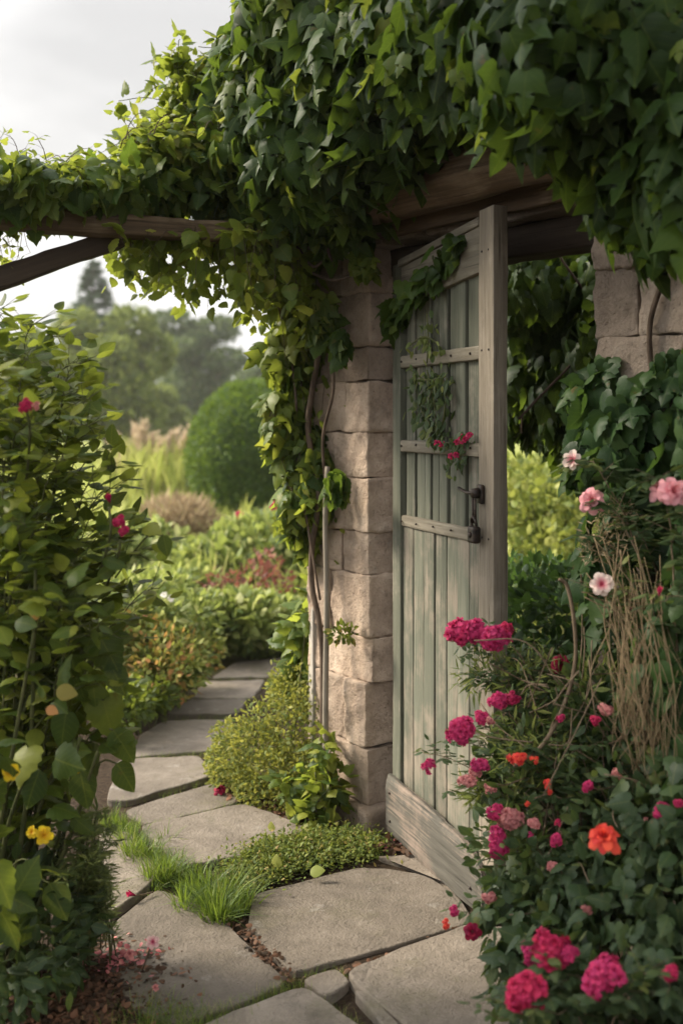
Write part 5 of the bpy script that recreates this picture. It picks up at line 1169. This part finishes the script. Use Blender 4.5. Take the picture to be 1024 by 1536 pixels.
# unseen tree added above the viewer, only to shade the gate from the right
def added_shade_right():
    r2 = np.random.default_rng(95); t_ = thing('shade_tree', 'unseen tree added overhead on the right to shade the gate', 'tree', (3.4, 1.2, 0))
    bl = [(np.array([2.0+r2.normal()*.9, 1.2+r2.normal()*1.0, 4.7+r2.normal()*.35]), (.8, .8, .5)) for _ in range(14)]+[(np.array([1.3, 2.2, 4.2]), (.7, .7, .4)), (np.array([1.6, 2.8, 4.3]), (.7, .7, .4)), (np.array([2.2, 2.4, 4.0]), (.8, .8, .5))]
    g = Geo(); p, n = shell(r2, bl, 6500, .6, .2, 3); bush_leaves(g, r2, p, n, TINY, .10, .2, .6, .6); g.build('crown', M['tree_dark'], t_)
    g = Geo(); tube(g, smooth_path([(3.4, 1.2, -.1), (3.3, 1.25, 1.6), (3.1, 1.3, 3.2), (2.7, 1.4, 4.6)], 20), np.linspace(.2, .09, 19)[:19] if False else .15, 10)
    for b in bl[:10]: tube(g, smooth_path([np.array([3.1, 1.3, 3.2]), (np.array([3.1, 1.3, 3.2])+b[0])/2+np.array([0, 0, .2]), b[0]], 10), .05, 6)
    g.build('trunk', M['trunk'], t_)
added_shade_right()
def added_shade_left():  # out of view, added only to shade the creeper and upper gate
    r2 = np.random.default_rng(96); t_ = thing('shade_tree', 'unseen tree added on the left to shade the creeper above the gate', 'tree', (-5.6, 3.9, 0))
    bl = [(np.array([-5.4+r2.normal()*.9, 3.2+r2.normal()*1.1, 8.0+r2.normal()*.9]), (.95, .95, .8)) for _ in range(26)]
    g = Geo(); p, n = shell(r2, bl, 9000, .7, .2, 3); bush_leaves(g, r2, p, n, TINY, .14, .26, .6, .6); g.build('crown', M['tree_dark'], t_)
    g = Geo(); tube(g, smooth_path([(-5.6, 3.9, -.1), (-5.55, 3.85, 2.), (-5.5, 3.7, 4.5), (-5.4, 3.4, 7.)], 20), .16, 10)
    for b in bl[:10]: tube(g, smooth_path([np.array([-5.5, 3.7, 4.5]), (np.array([-5.5, 3.7, 4.5])+b[0])/2+np.array([0, 0, .2]), b[0]], 10), .05, 6)
    g.build('trunk', M['trunk'], t_)
added_shade_left()
# beyond the gate
rs = np.random.default_rng(91)
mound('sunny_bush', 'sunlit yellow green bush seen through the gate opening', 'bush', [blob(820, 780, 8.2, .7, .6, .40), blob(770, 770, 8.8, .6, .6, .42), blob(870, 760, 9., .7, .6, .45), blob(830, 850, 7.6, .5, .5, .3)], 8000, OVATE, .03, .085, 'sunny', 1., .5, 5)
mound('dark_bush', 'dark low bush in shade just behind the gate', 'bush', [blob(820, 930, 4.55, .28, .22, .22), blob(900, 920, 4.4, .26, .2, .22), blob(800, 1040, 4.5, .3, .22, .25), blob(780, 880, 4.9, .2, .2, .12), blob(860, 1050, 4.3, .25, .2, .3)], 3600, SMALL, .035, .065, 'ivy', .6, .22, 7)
dt = tree('shade_tree', 'dark overhanging tree behind the gate opening', 925, 6.6, 240, 360, 690, 'clipped', 7000, .10, 16, 92, OVATE)
dt2 = tree('shade_tree', 'deep green tree further back behind the stone wall', 1000, 9.5, 150, 420, 720, 'clipped', 7000, .16, 16, 93, OVATE)

# ------------------------------------------------------------------ hazy air
g = Geo(); v_ = np.array([(x, y, z) for x in (-90, 90) for y in (-8, 125) for z in (-1.2, 24)], float)
g.add(v_, [(0, 1, 3), (0, 3, 2), (4, 6, 7), (4, 7, 5), (0, 4, 5), (0, 5, 1), (2, 3, 7), (2, 7, 6), (0, 2, 6), (0, 6, 4), (1, 5, 7), (1, 7, 3)])
hm = bpy.data.materials.new('hazy_air'); hm.use_nodes = True; t = hm.node_tree; t.nodes.clear()
out = t.nodes.new('ShaderNodeOutputMaterial'); pv = t.nodes.new('ShaderNodeVolumePrincipled')
pv.inputs['Color'].default_value = (.97, .95, .90, 1); pv.inputs['Density'].default_value = .0010; pv.inputs['Anisotropy'].default_value = .35
t.links.new(pv.outputs[0], out.inputs['Volume'])
tag(g.build('haze', hm, smooth=False), 'pale summer haze over the meadow and trees', None, None, 'stuff')
